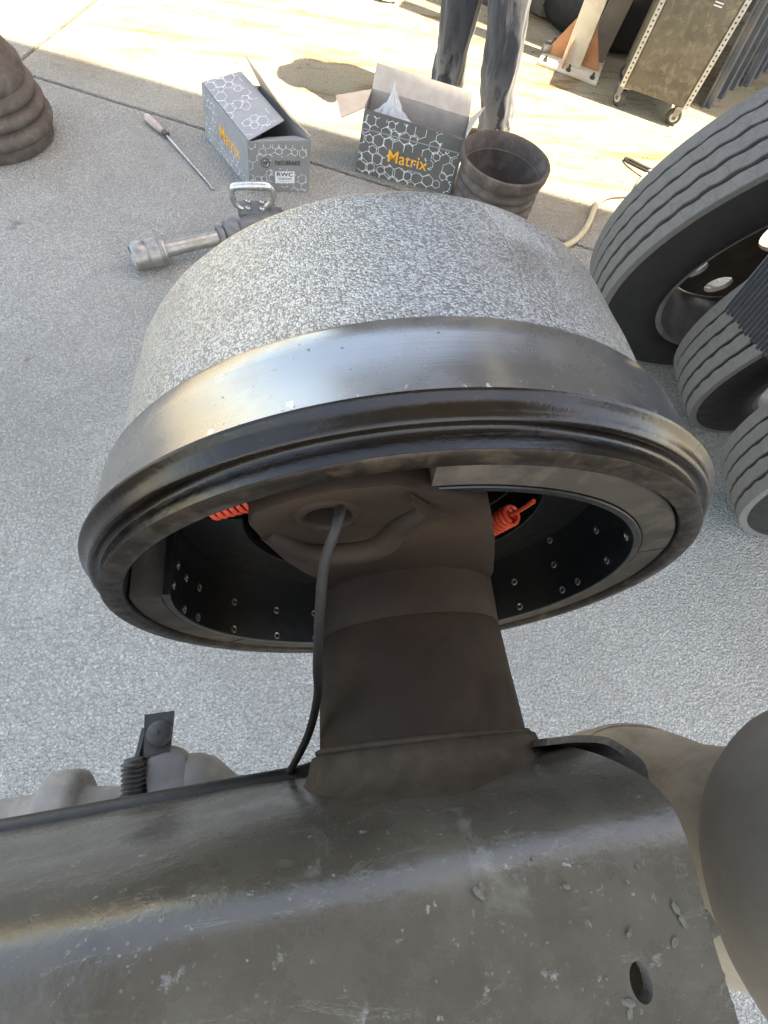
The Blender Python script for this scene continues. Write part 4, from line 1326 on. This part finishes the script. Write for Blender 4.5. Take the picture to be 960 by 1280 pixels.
# ------------------------------------------------------------------ shed behind, steel sheets, scrap
def build_shed():
    H = 3.0
    e = Vector((.863, -.504, 0)); nn = Vector((.504, .863, 0))
    p = Vector((.71, 3.44, 0))
    sh = SUN * (H / SUN.z)
    t = thing('workshop_shed', 'dark workshop shed with open front behind the post and cabinet', 'shed', (2.5, 5.5, 0))
    a = p + sh - e * 4; b = p + sh + e * 6
    panel('roof', [a, b, b + nn * 6, a + nn * 6], .05, 'roof', t)
    a = p - e * 3 + nn * 1.5; b = p + e * 6 + nn * 1.5
    for i in range(18):
        q0 = a + (b - a) * (i / 18); q1 = a + (b - a) * ((i + 1) / 18 - .001)
        off = nn * (.012 if i % 2 else 0)
        panel('wall_board', [q0 + off, q1 + off, q1 + off + Vector((0, 0, H - .05)), q0 + off + Vector((0, 0, H - .05))], .02, 'shed', t)
build_shed()

def build_sheets():
    for i, (p, q, lab, lean) in enumerate((((2.06, 2.70), (2.36, 2.97), 'blue grey steel sheet leaning beside the tool cabinet', .10),
                                           ((2.40, 2.96), (2.68, 3.22), 'blue grey steel sheet behind the sheet beside the cabinet', .14),
                                           ((2.72, 3.22), (3.05, 3.50), 'blue grey steel sheet farthest from the tool cabinet', .08))):
        p = Vector((*p, 0)); q = Vector((*q, 0))
        d = (q - p).normalized(); nrm = Vector((-d.y, d.x, 0))
        t = thing('steel_sheet', lab, 'steel sheet', (p + q) / 2, 'steel sheets leaning in the shed')
        up = Vector((0, 0, 1.7)) + nrm * lean * 1.7
        panel('sheet', [p, q, q + up, p + up], .006, 'sheet', t)
        for u in (.12, .5, .88):
            c = p + (q - p) * u - nrm * .016
            w_ = d * .022
            panel('stiffener', [c - w_, c + w_, c + w_ + up, c - w_ + up], .022, 'sheet', t)
build_sheets()

def build_scrap():
    c = Vector((1.43, 3.50, 0))
    t = thing('scrap_cylinder', 'dark iron cylinder standing in the shed behind the post', 'cylinder', c)
    V, F = lathe([(0, .001), (0, .10), (.01, .11), (.14, .11), (.15, .118), (.17, .118), (.18, .105), (.30, .10), (.32, .085), (.33, .04), (.40, .038), (.40, .001)], T(*c), 48)
    mesh_obj('body', V, F, 'scrap', t, 40)
    c = Vector((1.16, 3.60, 0))
    t = thing('gear_housing', 'low dark iron gear housing on the shed floor', 'housing', c)
    V, F = lathe([(0, .001), (0, .16), (.02, .17), (.05, .17), (.06, .14), (.12, .12), (.13, .13), (.15, .13), (.155, .06), (.20, .055), (.20, .001)], T(*c), 48)
    h = mesh_obj('housing', V, F, 'scrap', t, 40)
    for k in range(10):
        a = k * PI / 5
        V, F = lathe([(0, .012), (.014, .012), (.014, .0005)], T(c.x + .152 * math.cos(a), c.y + .152 * math.sin(a), .05), 6)
        mesh_obj('bolt', V, F, 'darkbolt', h, 30)
    # leaning grey plank
    t = thing('plank', 'dull grey plank leaning between the post and the tool cabinet', 'plank', (1.63, 3.08, 0))
    bm = box_bm((.10, .022, 1.5), T(1.66, 3.10, .72) @ Matrix.Rotation(R(-20), 4, 'Z') @ Matrix.Rotation(R(-10), 4, 'X') @ Matrix.Rotation(R(5), 4, 'Y'), .004)
    bm_obj('board', bm, 'bellows', t, 40)
    # old wheel lying against the shed wall
    c = Vector((1.72, 3.42, .13))
    t = thing('worn_tyre', 'worn black tyre lying on the shed floor behind the cabinet', 'tyre', (c.x, c.y, 0))
    pr = [(-.10, .20), (-.12, .24), (-.11, .31), (-.07, .345), (.07, .345), (.11, .31), (.12, .24), (.10, .20)]
    V, F = lathe(pr, T(c.x, c.y, .121), 64, close=True)
    mesh_obj('casing', V, F, 'sidewall', t, 50)
    # white rag at the far edge of the yard
    bm = bmesh.new()
    bmesh.ops.create_icosphere(bm, subdivisions=3, radius=.04)
    for v in bm.verts:
        v.co *= 1 + .4 * noise.noise(v.co * 40)
        v.co.z = max(-.012, v.co.z * .35)
        v.co.x *= 1.6
    o = bm_obj('rag', bm, 'ink_white', None, 60)
    o.location = (.55, 3.36, .013)
    tag(o, 'small white rag lying in the sun at the edge of the yard', 'rag')
build_scrap()
